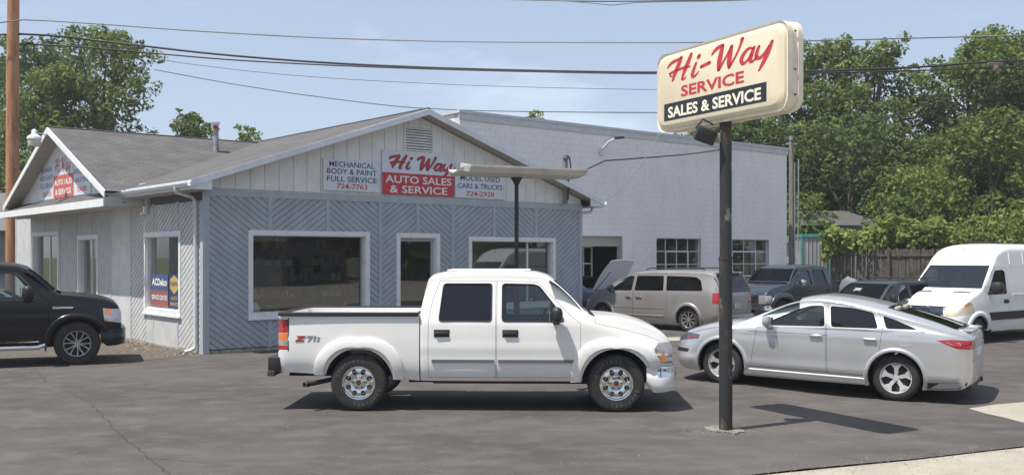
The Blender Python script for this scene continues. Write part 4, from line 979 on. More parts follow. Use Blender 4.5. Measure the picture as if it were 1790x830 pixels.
# plain panel below the small side window
bt = MB()
for e in fe:
    for r in minus((e-.05,e+.05,.08,WH-.17), [W1,D1,W2]): bt = MB(); bt.box((r[0],-.038,r[2]),(r[1],0,r[3])); bt.obj('batten', M['batten'], wf_)
b = MB(); b.box((-.05,-.045,WH-.17),(LEN+.03,0,WH+.01)); b.obj('header_board', M['batten'], wf_)
b = MB(); b.box((-.05,-.045,.0),(.10,.001,WH-.172)).box((-.05,.0012,.0),(-.0,.13,3.5)); b.obj('corner_board', M['batten'], wf_)
b = MB(); b.box((LEN-.09,-.045,.0),(LEN+.03,.12,WH-.172)); b.obj('corner_board', M['batten'], wf_)
for e in se[1:]:
    for r in minus((e-.045,e+.045,.05,3.55), [S1,S2,S3]): bt = MB(); bt.box((-.036,r[0],r[2]),(0,r[1],r[3])); bt.obj('batten', M['batten_side'], ws_)
MB().box((-.03,S1[0]+.16,.05),(-.001,S1[1]-.16,S1[2])).obj('plain_panel', M['siding_side'], ws_)
MB().box((-.04,.14,0),(0,DEP,.05)).box((.1,-.03,0),(LEN,0,.07)).obj('foundation', mat('weathered foundation', (.45,.43,.36), .9, c2=(.2,.17,.13), scale=9), office)['kind'] = 'stuff'
M['win_int'] = mat('window reveal', (.55,.55,.52), .7)
def window(o, plane, name='window', mull=(), door=False, rail=None, glass='win_glass', rec=.12):
    x0,x1,z0,z1 = o; zb = z0+TR if z0 > .3 else z0
    def bx(b, a0, a1, c0, c1, d0, d1):
        if plane == 'front': b.box((a0,d0,c0),(a1,d1,c1))
        else: b.box((d0,a0,c0),(d1,a1,c1))
    f = MB(); e = .0015
    bx(f,x0,x0+TR,z0,z1,-.05,.0); bx(f,x1-TR,x1,z0,z1,-.05,.0); bx(f,x0+TR,x1-TR,z1-TR,z1,-.05,.0)
    if zb > z0: bx(f,x0+TR,x1-TR,z0,z0+TR,-.05,.0)
    for m_ in mull: bx(f,m_-.025,m_+.025,zb,z1-TR,rec-.03,rec+.03)
    # reveal lining
    l = .02
    bx(f,x0+TR,x0+TR+l,zb,z1-TR,0,.2); bx(f,x1-TR-l,x1-TR,zb,z1-TR,0,.2); bx(f,x0+TR+l,x1-TR-l,z1-TR-l,z1-TR,0,.2); bx(f,x0+TR+l,x1-TR-l,zb,zb+l,0,.2)
    w = f.obj(name, M['white_trim'], office)
    ed = [x0+TR+l]+list(mull)+[x1-TR-l]
    for i in range(len(ed)-1):
        g = MB(); bx(g, ed[i]+.025, ed[i+1]-.025, zb+l, z1-TR-l, rec-.003, rec+.003); g.obj('pane', M[glass], w)
    if z0 > .3:
        s = MB(); bx(s, x0-.02, x1+.02, z0-.045, z0, -.085, .0); s.obj('sill', M['white_trim'], w)
    return w
window(W1, 'front'); window(W2, 'front', mull=[f1(928,420)[0]]); 
dd = window(D1, 'front', 'door', door=True)
fr = MB(); x0,x1 = D1[0]+TR+.02, D1[1]-TR-.02
for a,b_ in ((x0,x0+.07),(x1-.07,x1)): fr.box((a,.09,.14),(b_,.14,D1[3]-TR-.02))
fr.box((x0+.07,.09,.14),(x1-.07,.14,.45)).box((x0+.07,.09,D1[3]-TR-.10),(x1-.07,.14,D1[3]-TR-.02))
fr.obj('door_leaf', M['batten'], dd)
window(S1, 'side', rec=.10); window(S2, 'side', mull=[(S2[0]+S2[1])/2]); s3 = window(S3, 'side', 'sliding_door', mull=[(S3[0]+S3[1])/2-.1])
# interior shell
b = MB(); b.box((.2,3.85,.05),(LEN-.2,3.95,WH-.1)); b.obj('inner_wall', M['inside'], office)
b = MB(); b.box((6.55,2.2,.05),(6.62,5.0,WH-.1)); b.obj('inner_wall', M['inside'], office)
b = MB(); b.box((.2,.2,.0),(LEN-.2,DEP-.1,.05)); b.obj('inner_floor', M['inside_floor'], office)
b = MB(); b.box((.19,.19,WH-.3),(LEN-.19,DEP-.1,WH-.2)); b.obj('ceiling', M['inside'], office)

# gable boards above the front header
RIDGE_X, EZ, RZ0, OH = LEN/2, 3.94, 6.12, .45
PITCH = (RZ0-EZ)/(RIDGE_X+.54)
def roof_z(x): return RZ0-abs(x-RIDGE_X)*PITCH
gx = [0.0]+[f1(p, 320)[0] for p in (354,381,408,437)]
stp = .372; gx = [i*stp for i in range(int(LEN/stp)+1)]+[LEN]
ven = (onfront(708,221,-.02)[0], onfront(755,221,-.02)[0], onfront(708,264,-.02)[1], onfront(708,221,-.02)[1])
gw = MB(); gw.prism([(0,WH+.01),(LEN,WH+.01),(RIDGE_X,RZ0-.2)], 'y', .02, .15); gwo = gw.obj('gable_wall', mat('gable core', (.25,.24,.22), .9), office)
for a, c in zip(gx[:-1], gx[1:]):
    p = [(a+.006,WH+.012),(c-.006,WH+.012),(c-.006,9),(a+.006,9)]
    p = clip(p, -PITCH, 1, RZ0-.17-PITCH*RIDGE_X); p = clip(p, PITCH, 1, RZ0-.17+PITCH*RIDGE_X)
    if len(p) < 3 or area(p) < .004: continue
    b = MB()
    for r in minus((a,c,WH,9), [ven]):
        q = clip_rect(p, *r)
        if q and area(q) > .003: b = MB(); b.prism(q, 'y', -.015, .02); b.obj('gable_board', M['white_board'], gwo)
# louvre vent
v = MB(); x0,x1,z0,z1 = ven
v.box((x0-.04,-.05,z0-.04),(x0,.02,z1+.04)).box((x1,-.05,z0-.04),(x1+.04,.02,z1+.04)).box((x0,-.05,z1),(x1,.02,z1+.04)).box((x0,-.05,z0-.04),(x1,.02,z0))
vo = v.obj('vent', M['white_board'], office); MB().box((x0,.012,z0),(x1,.019,z1)).obj('vent_backing', M['plastic'], vo)
nl = 9
for i in range(nl):
    z = z0+(z1-z0)*(i+.5)/nl; MB().box((x0,-.045,z-.028),(x1,-.03,z+.030), Matrix.Rotation(R(-35),3,'X')).obj('slat', M['white_board'], vo)
# main roof: two slopes with thickness
def roof_slab(name, quad, th, m, parent, uvw=1):
    """quad: 4 (or n) points on the slope, counter-clockwise from above"""
    P = [Vector(p) for p in quad]; nrm = (P[1]-P[0]).cross(P[2]-P[0]).normalized()
    if nrm.z < 0: P.reverse(); nrm = -nrm
    n = len(P); V = P+[p-Vector((0,0,th)) for p in P]
    F = [tuple(range(n)), tuple(range(2*n-1,n-1,-1))]+[(i,n+i,n+(i+1)%n,(i+1)%n) for i in range(n)]
    me = mesh_of(name, V, F, [m, M['soffit'], M['fascia']], [0,1]+[2]*n)
    uv = me.uv_layers.new(name='UVMap'); hz = Vector((-nrm.y, nrm.x, 0)); hz.normalize(); upv = nrm.cross(hz)
    for pl in me.polygons:
        for li in pl.loop_indices: c = me.vertices[me.loops[li].vertex_index].co; uv.data[li].uv = (c.dot(hz), c.dot(upv))
    return from_mesh(name, me, parent)
XL, XR, YF, YB = -.48, LEN+.53, -OH, DEP+.3
CY0, CY1, CXO, CRZ = 3.82, 14.0, -1.0, 5.99    # cross gable
cmid = (CY0+CY1)/2; CP = (CRZ-3.92)/(cmid-CY0)
main = roof_slab('roof_slope', [(XL,YF,EZ),(RIDGE_X,YF,RZ0),(RIDGE_X,YB,RZ0),(.05,YB,roof_z(.05)),(.05,CY0+.02,roof_z(.05)),(XL,CY0+.02,EZ)], .03, M['shingle'], office)
roof_slab('roof_slope', [(RIDGE_X,YF,RZ0),(XR,YF,roof_z(XR)),(XR,YB,roof_z(XR)),(RIDGE_X,YB,RZ0)], .03, M['shingle'], office)
# cross gable slopes, each trimmed at its valley with the main slope
def xval(z): return RIDGE_X-(RZ0-z)/PITCH
roof_slab('roof_slope', [(CXO,CY0,3.92),(xval(3.92)+.02,CY0,3.92),(xval(CRZ),cmid,CRZ),(CXO,cmid,CRZ)], .03, M['shingle'], office)
roof_slab('roof_slope', [(CXO,cmid,CRZ),(xval(CRZ),cmid,CRZ),(xval(3.92),CY1,3.92),(CXO,CY1,3.92)], .03, M['shingle'], office)
MB().cyl((RIDGE_X,YF-.01,RZ0+.0),(RIDGE_X,YB,RZ0+.0),.035,n=6).obj('ridge_cap', M['shingle'], office)
MB().cyl((CXO-.01,cmid,CRZ),(xval(CRZ),cmid,CRZ),.035,n=6).obj('ridge_cap', M['shingle'], office)
# rake fascia boards, front
def rake(p, q, h, th, m, nm='fascia', drop=.03):
    """board from p to q hanging below the roof line, th thick outward along n"""
    p, q, n = Vector(p), Vector(q), Vector(th); z = Vector((0,0,-h)); d = Vector((0,0,-drop)); p = p+d; q = q+d
    V = [p,q,q+z,p+z,p+n,q+n,q+n+z,p+n+z]; b = MB(); b.add(V, [(0,1,2,3),(7,6,5,4),(0,4,5,1),(1,5,6,2),(2,6,7,3),(3,7,4,0)])
    o = b.obj(nm, m, office); bm = bmesh.new(); bm.from_mesh(o.data); bmesh.ops.recalc_face_normals(bm, faces=bm.faces[:]); bm.to_mesh(o.data); bm.free(); return o
rake((XL-.02,YF-.028,roof_z(XL)-.005),(RIDGE_X,YF-.028,RZ0),.15,(0,.028,0),M['fascia'],drop=.012)
rake((RIDGE_X,YF-.028,RZ0),(XR+.02,YF-.028,roof_z(XR)-.005),.15,(0,.028,0),M['fascia'],drop=.012)
# soffit under the front rake
for s in (0, 1):
    xa, xb = (XL, RIDGE_X) if s == 0 else (RIDGE_X, XR); n = 10
    for i in range(n):
        x0 = xa+(xb-xa)*i/n+.004; x1 = xa+(xb-xa)*(i+1)/n-.004
        V = [(x0,YF,roof_z(x0)-.15),(x1,YF,roof_z(x1)-.15),(x1,-.02,roof_z(x1)-.15),(x0,-.02,roof_z(x0)-.15)]
        b = MB(); b.add(V+[(v[0],v[1],v[2]+.02) for v in V], [(0,1,2,3),(7,6,5,4),(0,4,5,1),(1,5,6,2),(2,6,7,3),(3,7,4,0)]); b.obj('soffit_panel', M['soffit'], office)
# horizontal soffit + fascia + gutter on the side eaves
for (xa, xb, y0, y1) in ((XL,.0,YF+.03,CY0),(LEN,XR,YF+.03,YB)):
    MB().box((xa,y0,3.72),(xb,y1,3.735)).obj('soffit_panel', M['soffit'], office)
MB().box((XL-.025,YF,3.735),(XL,CY0,EZ-.03)).obj('fascia', M['fascia'], office)
MB().box((XR,YF,3.735),(XR+.025,YB,roof_z(XR)-.03)).obj('fascia', M['fascia'], office)
for (pp, nm) in (([(XL,3.736),(.0,3.736),(.0,roof_z(0)-.035),(XL,EZ-.035)],0), ([(LEN,3.736),(XR,3.736),(XR,roof_z(XR)-.035),(LEN,roof_z(LEN)-.035)],1)):
    MB().prism(pp, 'y', YF+.002, YF+.028).obj('eave_return', M['fascia'], office)
def gutter(p, q, outw):
    p, q, o = Vector(p), Vector(q), Vector(outw); prof = [(0,0),(0,-.11),(.07,-.11),(.10,-.04),(.10,.0),(.088,.0),(.088,-.035),(.06,-.095),(.012,-.095),(.012,0)]
    V = [e+o*a+Vector((0,0,z)) for e in (p,q) for a, z in prof]; n = len(prof)
    F = [(i,(i+1)%n,n+(i+1)%n,n+i) for i in range(n)]+[(0,1,2,3,4,5,6,7,8,9)[::-1], tuple(range(n,2*n))]
    g = MB(); g.add(V, F); return g.obj('gutter', M['gutter'], office)
gutter((XL-.026,YF-.02,EZ-.04),(XL-.026,CY0-.02,EZ-.04),(-1,0,0)); gutter((XR+.026,YF-.02,roof_z(XR)-.04),(XR+.026,YB,roof_z(XR)-.04),(1,0,0))
def spout(pts, m='gutter', r=.045):
    b = MB(); b.tube(pts, r, 8); return b.obj('downspout', M[m], office, 50)
spout([(XL-.07,.30,EZ-.12),(XL-.07,.30,EZ-.20),(XL-.04,.30,EZ-.25),(-.16,.30,EZ-.34),(-.09,.30,EZ-.44),(-.085,.30,1.5),(-.085,.30,.22),(-.10,.30,.13),(-.20,.32,.07),(-.32,.35,.05)])
spout([(XR+.07,.1,3.80),(XR+.06,.1,3.68),(XR+.0,.1,3.60),(LEN+.12,.1,3.54),(LEN+.07,.1,3.45),(LEN+.065,.1,1.5),(LEN+.065,.1,.1)])
# cross gable face, sign wall, rakes, deep soffits
GX = -.55
gz_ = MB(); gz_.prism([(CY0,3.60),(CY1,3.60),(cmid,CRZ-.12)], 'x', GX, GX+.12); cgo = gz_.obj('gable_wall', mat('gable core side', (.3,.3,.29), .9), office)
n = 26
for i in range(n):
    a, c = CY0+(CY1-CY0)*i/n, CY0+(CY1-CY0)*(i+1)/n; p = [(a+.005,3.80),(c-.005,3.80),(c-.005,9),(a+.005,9)]
    p = clip(p, -CP, 1, CRZ-.10-CP*cmid); p = clip(p, CP, 1, CRZ-.10+CP*cmid)
    if len(p) >= 3 and area(p) > .004: MB().prism(p, 'x', GX-.015, GX).obj('gable_board', M['white_board'], cgo)
rake((CXO-.03,CY0-.03,3.90),(CXO-.03,cmid,CRZ),.17,(.03,0,0),M['white_trim'],drop=.012)
rake((CXO-.03,cmid,CRZ),(CXO-.03,CY1+.03,3.90),.17,(.03,0,0),M['white_trim'],drop=.012)
for s in (0, 1):
    ya, yb = (CY0, cmid) if s == 0 else (cmid, CY1); n = 12
    for i in range(n):
        y0 = ya+(yb-ya)*i/n+.008; y1 = ya+(yb-ya)*(i+1)/n-.008; zf = lambda y: CRZ-abs(y-cmid)*CP-.14
        V = [(CXO,y0,zf(y0)),(CXO,y1,zf(y1)),(GX-.02,y1,zf(y1)),(GX-.02,y0,zf(y0))]
        b = MB(); b.add(V+[(v[0],v[1],v[2]+.02) for v in V], [(0,1,2,3),(7,6,5,4),(0,4,5,1),(1,5,6,2),(2,6,7,3),(3,7,4,0)]); b.obj('soffit_panel', M['soffit'], office)
# pent roof under the gable
roof_slab('pent_roof', [(-1.0,CY0+.05,3.70),(-1.0,CY1+.6,3.70),(GX-.016,CY1+.6,3.93),(GX-.016,CY0+.05,3.93)], .02, M['shingle'], office)
MB().box((-1.03,CY0+.03,3.50),(-1.0,CY1+.62,3.69)).obj('fascia', M['white_trim'], office)
MB().box((-1.0,CY0+.05,3.50),(-.0,CY1+.6,3.52)).obj('soffit_panel', M['soffit'], office)
b = MB(); b.prism([(-1.0,3.52),(0,3.52),(0,3.90),(GX,3.90),(-1.0,3.68)], 'y', CY0+.05, CY0+.07); b.obj('pent_end', M['siding_side'], office)
MB().box((-.10,CY0-.42,3.30),(-.0,CY0-.34,3.72)).box((-.10,CY0-.34,3.30),(0,CY0+.05,3.36)).obj('trim_board', M['siding_side'], office)['kind'] = 'stuff'
# stove pipe on the roof
px_ = Vector((2.55, 4.55)); 
def pipe():
    best = None
    for i in range(60):
        x = .3+i*.08
        for j in range(80):
            y = -.2+j*.1; w = C0+U*x+Vv*y; z = roof_z(x); sx = CX+FPX*w.x/w.y; sy = YH-(z-CAMH)*FPX/w.y; d = abs(sx-376)+abs(sy-274)
            if best is None or d < best[0]: best = (d, x, y, w.y)
    return best
_, x, y, Zp = pipe(); z = roof_z(x); h = 60*Zp/FPX
M['flue'] = mat('galvanised flue with rust', (.36,.38,.42), .45, .6, c2=(.20,.075,.035), scale=2.6, lo=.44, hi=.56)
flue = thing('stove_pipe', 'rusty metal stove pipe with a cap standing on the dark shingle roof', 'chimney', C0+U*x+Vv*y+Vector((0,0,z)))
MB().lathe([(.0,-0),(.11,0),(.095,.10),(.085,h-.12),(.085,h-.08)], 20, Matrix.Rotation(R(90),4,'X')).obj('pipe', M['flue'], flue, 40)
MB().lathe([(.085,h-.10),(.12,h-.06),(.12,h-.03),(.15,h-.02),(.15,h),(.0,h+.03)], 20, Matrix.Rotation(R(90),4,'X')).obj('cap', M['alloy_bright'], flue, 40)
MB().lathe([(.16,-.08),(.13,.05),(.09,.10)], 20, Matrix.Rotation(R(90),4,'X')).obj('flashing', M['rust'], flue, 40)

# ------------------------------------------------------------------ block building
B0 = Vector((0,0,0)); D2 = 42.0; right = Vector(((1375-CX)/FPX*D2, D2, .0)); BL = .407*D2; B0 = right-U*BL; B0.z = .09
def onb(px, py, off=0): t, z = onfront(px, py, off, Vector((B0.x,B0.y,0))); return t, z
BH = 6.59
M['block'] = mat('pale blue painted block', (.84,.825,.805), .8, c2=(.78,.765,.75), scale=1.5, bump=.35, bscale=30, coord='World', stretch=(1,1,.45), c3=(.87,.855,.835), s3=.8, lo3=.5, hi3=.75)
M['mortar'] = mat('painted mortar', (.62,.61,.60), .9)
M['coping'] = mat('metal coping', (.58,.60,.63), .5, c2=(.5,.5,.5), scale=3)
blk_b = thing('block_building', 'pale blue painted concrete block garage with flat roof and steel windows', 'building', B0, RZ)
gar = (-.2, onb(1096,413)[0]+.0, 0, onb(1096,413.5)[1]-.09); gar = (onb(1015,412)[0], onb(1088,413)[0], 0, onb(1057,413)[1]-.09)
wA = (onb(1147.5,416)[0], onb(1225,417)[0], onb(1147,416)[1]-.09-1.95, onb(1147,416)[1]-.09)
wB = (onb(1263,418)[0], onb(1344,418.5)[0], wA[3]-1.95, wA[3])
holes = [gar, wA, wB]
b = MB()
for r in minus((0,BL,0,BH), holes): b.box((r[0],.0,r[2]),(r[1],.28,r[3]))
bw = b.obj('front_wall', M['mortar'], blk_b)
b = MB(); b.box((0,.281,0),(.28,14,BH)).box((BL-.28,.281,0),(BL,14,BH)).box((.28,13.7,0),(BL-.28,14,BH)).box((.28,.28,6.2),(BL-.28,13.7,6.3)); b.obj('rear_wall', M['block'], blk_b)['kind'] = 'stuff'
blocks = []
bwid, bht = .41, .205
rows = int(BH/bht)
for r in range(rows+1):
    z0, z1 = r*bht, min((r+1)*bht, BH); x = -(bwid/2) if r % 2 else 0
    while x < BL:
        a, c = max(0,x), min(BL,x+bwid)
        if c-a > .06 and z1-z0 > .03:
            for q in minus((a+.0035,c-.0035,z0+.0035,z1-.0035), holes):
                if q[1]-q[0] > .04 and q[3]-q[2] > .03: blocks.append(q)
        x += bwid
rs.shuffle(blocks)
def vis(q):
    w = B0+U*((q[0]+q[1])/2); sx = CX+FPX*w.x/w.y; sy = YH-((q[2]+q[3])/2-2.16)*FPX/w.y
    hid = (sx < 745) or (sx < 1055 and sy > 200+(sx-745)*.5) or sy > 480
    return (0 if hid else 1)*(q[1]-q[0])*(q[3]-q[2])*(1/w.y**2)
blocks.sort(key=lambda q: -vis(q)); rest = MB(); cache = {}
for i, q in enumerate(blocks):
    pr_ = .006+rs.choice([0,0,.001,.002,.003])
    if i < 300:
        key = (round(q[1]-q[0],3), round(q[3]-q[2],3), round(pr_,3))
        if key not in cache:
            m_ = MB(); w_, h_ = key[0], key[1]; m_.prism([(0,0),(w_,0),(w_,h_),(0,h_)], 'y', -pr_, .03); cache[key] = m_.mesh('block', M['block'])
        o = from_mesh('block', cache[key], bw); o.location = (q[0],.0,q[2])
    else: rest.prism([(q[0],q[2]),(q[1],q[2]),(q[1],q[3]),(q[0],q[3])], 'y', -pr_, .03)
rest.obj('block', M['block'], bw)['kind'] = 'stuff'
MB().box((-.06,-.07,BH),(BL+.06,.36,BH+.09)).box((-.06,.361,BH),(.36,14.06,BH+.09)).box((BL-.36,.361,BH),(BL+.06,14.06,BH+.09)).obj('coping', M['coping'], blk_b)['kind'] = 'stuff'
MB().box((-.045,-.045,BH-.20),(BL+.045,-.012,BH-.001)).obj('coping_face', M['coping'], blk_b)
M['muntin'] = mat('white steel muntins', (.62,.65,.70), .5)
def steel_window(o, cols, rows_, vent):
    x0,x1,z0,z1 = o; f = MB(); y0,y1 = .12,.16; xs = [x0+(x1-x0)*i/cols for i in range(cols+1)]; zs = [z1-(z1-z0)*i/rows_ for i in range(rows_+1)]
    for x in xs: f.box((x-.016,y0,z0),(x+.016,y1,z1))
    for z in zs: f.box((x0,y0+.003,z-.016),(x1,y1-.003,z+.016))
    c0,c1,r0,r1 = vent; f.box((xs[c0]-.03,y0-.02,zs[r1]),(xs[c0]+.03,y0,zs[r0])); f.box((xs[c1]-.03,y0-.02,zs[r1]),(xs[c1]+.03,y0,zs[r0])); f.box((xs[c0]+.03,y0-.02,zs[r0]-.03),(xs[c1]-.03,y0,zs[r0]+.03)); f.box((xs[c0]+.03,y0-.02,zs[r1]-.03),(xs[c1]-.03,y0,zs[r1]+.03))
    w = f.obj('window', M['muntin'], blk_b)
    for i in range(cols):
        for j in range(rows_): MB().box((xs[i]+.016,.137,zs[j+1]+.016),(xs[i+1]-.016,.143,zs[j]-.016)).obj('pane', M['win_glass'], w)
    MB().box((x0-.05,-.05,z0-.10),(x1+.05,.12,z0-.0)).obj('sill', M['block'], w)
steel_window(wA, 4, 4, (1,3,1,3)); steel_window(wB, 4, 4, (1,3,1,3))
# garage opening: rolled door band and dark workshop
MB().box((gar[0],.10,gar[3]-.35),(gar[1],.2,gar[3])).obj('rolled_door', mat('rolled door', (.36,.34,.29), .6), blk_b)
MB().box((gar[0]-.1,-.02,0),(gar[0],.28,gar[3])).obj('door_jamb', M['block'], blk_b)
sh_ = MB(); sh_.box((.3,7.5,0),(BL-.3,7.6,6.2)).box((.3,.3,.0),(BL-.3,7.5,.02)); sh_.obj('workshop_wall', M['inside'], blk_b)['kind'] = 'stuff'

# dry leaves and litter by the side wall
M['leaf_litter'] = mat('dry orange leaves', (.34,.20,.08), .9, c2=(.42,.33,.18), scale=30)
lt = MB()
for i in range(170):
    s_ = rs.uniform(-.3,8); r = abs(rs.gauss(.35,.45)); x = -7.1-.639*s_-.769*r; y = 22.8+.769*s_-.639*r; a = rs.uniform(0,6.28); q = rs.uniform(.02,.06)
    lt.add([(x+q*math.cos(a),y+q*math.sin(a),.012),(x-q*.5*math.sin(a),y+q*.5*math.cos(a),.03),(x-q*math.cos(a),y-q*math.sin(a),.012),(x+q*.5*math.sin(a),y-q*.5*math.cos(a),.02)], [(0,1,2,3)])
o = lt.obj('leaf_litter', M['leaf_litter']); o['kind'] = 'stuff'; tag(o, 'dry orange leaves scattered along the foot of the side wall', 'leaves')
# ------------------------------------------------------------------ lettering panels
def put_text(b, s, x, z, size, to3, bold=.0, align='CENTER', width=None, spacing=1.0):
    """text on a panel; to3(x, z) gives the 3-D point; width squeezes the line to a given width"""
    V, F = text_mesh(s, size, bold=bold, align=align, spacing=spacing)
    if width:
        xs = [v[0] for v in V]; k = width/(max(xs)-min(xs)); mid = (max(xs)+min(xs))/2 if align == 'CENTER' else min(xs)
        V = [((v[0]-mid)*k, v[1], 0) for v in V]
    b.add([to3(x+v[0], z+v[1]) for v in V], F)
# brush script "Hi Way": strokes as centre lines with widths, unit height 1 = cap height
SCRIPT = {
 'H': [([(-.10,.70),(.0,.82),(.16,.90),(.34,.93),(.48,.97)], [.05,.09,.10,.09,.05]), ([(.50,.99),(.40,.72),(.27,.40),(.17,.08)], [.10,.13,.12,.06]),
       ([(.94,1.02),(.83,.72),(.70,.40),(.60,.06)], [.09,.13,.12,.06]), ([(.02,.42),(.20,.46),(.45,.50),(.70,.52),(.92,.50)], [.06,.09,.08,.08,.04]), ([(.60,.06),(.66,.02),(.78,.10)],[.07,.06,.03]), ([(.02,.42),(.06,.30),(.14,.28)],[.06,.05,.03])],
 'i': [([(.16,.58),(.08,.34),(.03,.12),(.08,.03),(.20,.08),(.30,.20)], [.07,.10,.10,.09,.06,.03]), ([(.24,.78),(.28,.86)], [.10,.10])],
 '-': [([(.0,.36),(.34,.44)], [.10,.10])],
 'W': [([(-.12,.74),(.0,.88),(.16,.97),(.30,1.0)], [.05,.10,.11,.07]), ([(.30,1.0),(.24,.62),(.20,.30),(.20,.04)], [.09,.14,.13,.09]), ([(.20,.04),(.44,.44),(.66,.86)], [.09,.06,.07]), ([(.66,.86),(.62,.52),(.60,.24),(.62,.03)], [.09,.13,.13,.08]), ([(.62,.03),(.86,.44),(1.0,.80),(1.06,1.04)], [.08,.06,.07,.10])],
 'a': [([(.46,.52),(.30,.58),(.12,.42),(.04,.20),(.12,.04),(.28,.14),(.42,.36)], [.05,.08,.10,.11,.09,.06,.05]), ([(.50,.58),(.42,.32),(.38,.12),(.44,.03),(.56,.10),(.64,.22)], [.07,.11,.11,.08,.06,.03])],
 'y': [([(.10,.56),(.02,.30),(.06,.12),(.20,.12),(.36,.30),(.46,.48)], [.07,.10,.11,.09,.06,.05]), ([(.56,.62),(.44,.24),(.30,-.10),(.16,-.38)], [.08,.12,.11,.05])]}
def stroke(b, pts, ws, f):
    P = []; W_ = []
    n = len(pts)
    cat = lambda p0,p1,p2,p3,t: .5*((2*p1)+(-p0+p2)*t+(2*p0-5*p1+4*p2-p3)*t*t+(-p0+3*p1-3*p2+p3)*t**3)
    for i in range(n-1):
        q = [pts[max(i-1,0)], pts[i], pts[i+1], pts[min(i+2,n-1)]]; w = [ws[max(i-1,0)], ws[i], ws[i+1], ws[min(i+2,n-1)]]
        for k in range(6):
            t = k/6; P.append(Vector((cat(*[a[0] for a in q],t), cat(*[a[1] for a in q],t)))); W_.append(max(.02,cat(*w,t)))
    P.append(Vector(pts[-1])); W_.append(ws[-1])
    V = []
    for i, p in enumerate(P):
        d = (P[min(i+1,len(P)-1)]-P[max(i-1,0)]).normalized(); s = Vector((-d.y,d.x))*W_[i]*.5
        V += [p+s, p-s]
    base = [f(v.x, v.y) for v in V]; F = [(2*i,2*i+1,2*i+3,2*i+2) for i in range(len(P)-1)]
    for e, i0 in ((0,0),(len(P)-1,2*len(P)-2)):   # round ends
        c = P[e]; ring = [f(c.x+W_[e]*.5*math.cos(a), c.y+W_[e]*.5*math.sin(a)) for a in [2*math.pi*k/10 for k in range(10)]]
        b.add(ring, [tuple(range(10))])
    b.add(base, F)
WK = 1.35
def script_word(b, word, x, z, h, to3, adv, wk=1.0, slant=.18, rise=0):
    """each letter scaled to cap height h"""
    for ch, a in zip(word, adv):
        if ch == ' ': continue
        for pts, ws in SCRIPT[ch]:
            stroke(b, pts, [w*WK for w in ws], lambda px, pz: to3(x+(a+px)*h*wk+pz*h*slant, z+pz*h+rise*(a+px)*h))
M['red_print'] = mat('red sign print', (.50,.035,.045), .5)
M['red_faded'] = mat('faded red print', (.55,.12,.09), .6)
M['navy_print'] = mat('dark print', (.035,.045,.075), .5)
M['sign_white'] = mat('white sign board', (.66,.69,.74), .5, c2=(.58,.60,.64), scale=2)
M['print_white'] = mat('white print', (.74,.74,.74), .5)
M['cream'] = mat('cream sign plastic', (.74,.66,.49), .42, c2=(.66,.57,.41), scale=1.4, coat=.2)
M['cream_edge'] = mat('cream sign frame', (.70,.64,.52), .5, c2=(.50,.42,.30), scale=3, lo=.5, hi=.8)
M['sign_black'] = mat('black sign band', (.018,.020,.022), .4)
ROT = Matrix.Rotation(RZ, 4, 'Z')
def panel3(off): return lambda x, z: (x, off, z)
# three painted boards on the front gable
def front_sign(px0, py0, px1, py1, name, label, slant=None):
    x0, z1 = onfront(px0, py0, -.06); x1, z0 = onfront(px1, py1, -.06); return x0, x1, z0, z1
def board_sign(x0,x1,z0,z1,label,fill):
    t = thing('shop_sign', label, 'sign', C0+U*x0+Vv*(-.045)+Vector((0,0,z0)), RZ); w, h = x1-x0, z1-z0
    MB().cbox((0,-.02,0),(w,.02,h),.006).obj('board', M['sign_white'], t)
    fr = MB(); 
    for a in ((0,-.03,0,w,-.02,.03),(0,-.03,h-.03,w,-.02,h),(0,-.03,.03,.03,-.02,h-.03),(w-.03,-.03,.03,w,-.02,h-.03)): fr.box(a[:3],a[3:])
    fill(t, w, h); return t, fr
def lines(parent, rows, w, m, bold=.004, off=-.0225):
    b = MB()
    for s, z, size, width, *sp in rows: put_text(b, s, w/2, z, size, panel3(off), bold=bold, width=width)
    o = b.obj('lettering', m, parent); o['kind'] = 'stuff'; return o
x0,x1,z0,z1 = front_sign(565,276,664,334,'','')
zl = onfront(565,332,-.06)[1]
def fillA(t, w, h):
    lines(t, [('MECHANICAL',h*.755,h*.235,w*.80),('BODY & PAINT',h*.53,h*.235,w*.88),('FULL SERVICE',h*.29,h*.235,w*.88)], w, M['navy_print'], .0025)
    lines(t, [('724-7763',h*.07,h*.225,w*.54)], w, M['red_print'], .0025)
tA, fr = board_sign(x0,x1,zl,z1,'white board lettered MECHANICAL BODY & PAINT FULL SERVICE on the shop gable',fillA); fr.obj('frame', M['sign_white'], tA)['kind'] = 'stuff'
xb0, zb1 = onfront(668,262,-.06); xb1, zb0 = onfront(793.5,345,-.06)
def fillB(t, w, h):
    hr = h*.50
    MB().box((.0,-.024,.0),(w,-.0201,hr)).obj('red_field', M['red_print'], t)
    lines(t, [('AUTO SALES',h*.275,h*.235,w*.92),('& SERVICE',h*.05,h*.235,w*.80)], w, M['print_white'], .0045, off=-.026)
    sb = MB(); script_word(sb, 'Hi Way', w*.09+.022, h*.605-.022, h*.31, panel3(-.0215), [0,1.03,0,1.80,2.86,3.46], wk=w/4.7/(h*.31)); sb.obj('script_outline', M['navy_print'], t)['kind'] = 'stuff'
    sb = MB(); script_word(sb, 'Hi Way', w*.09, h*.605, h*.31, panel3(-.024), [0,1.03,0,1.80,2.86,3.46], wk=w/4.7/(h*.31)); sb.obj('script_lettering', M['red_print'], t)['kind'] = 'stuff'
board_sign(xb0,xb1,zb0,zb1,'red and white board with script Hi Way over AUTO SALES & SERVICE',fillB)
xc0, zc1 = onfront(795.5,290,-.06); xc1, zc0 = onfront(882,349,-.06)
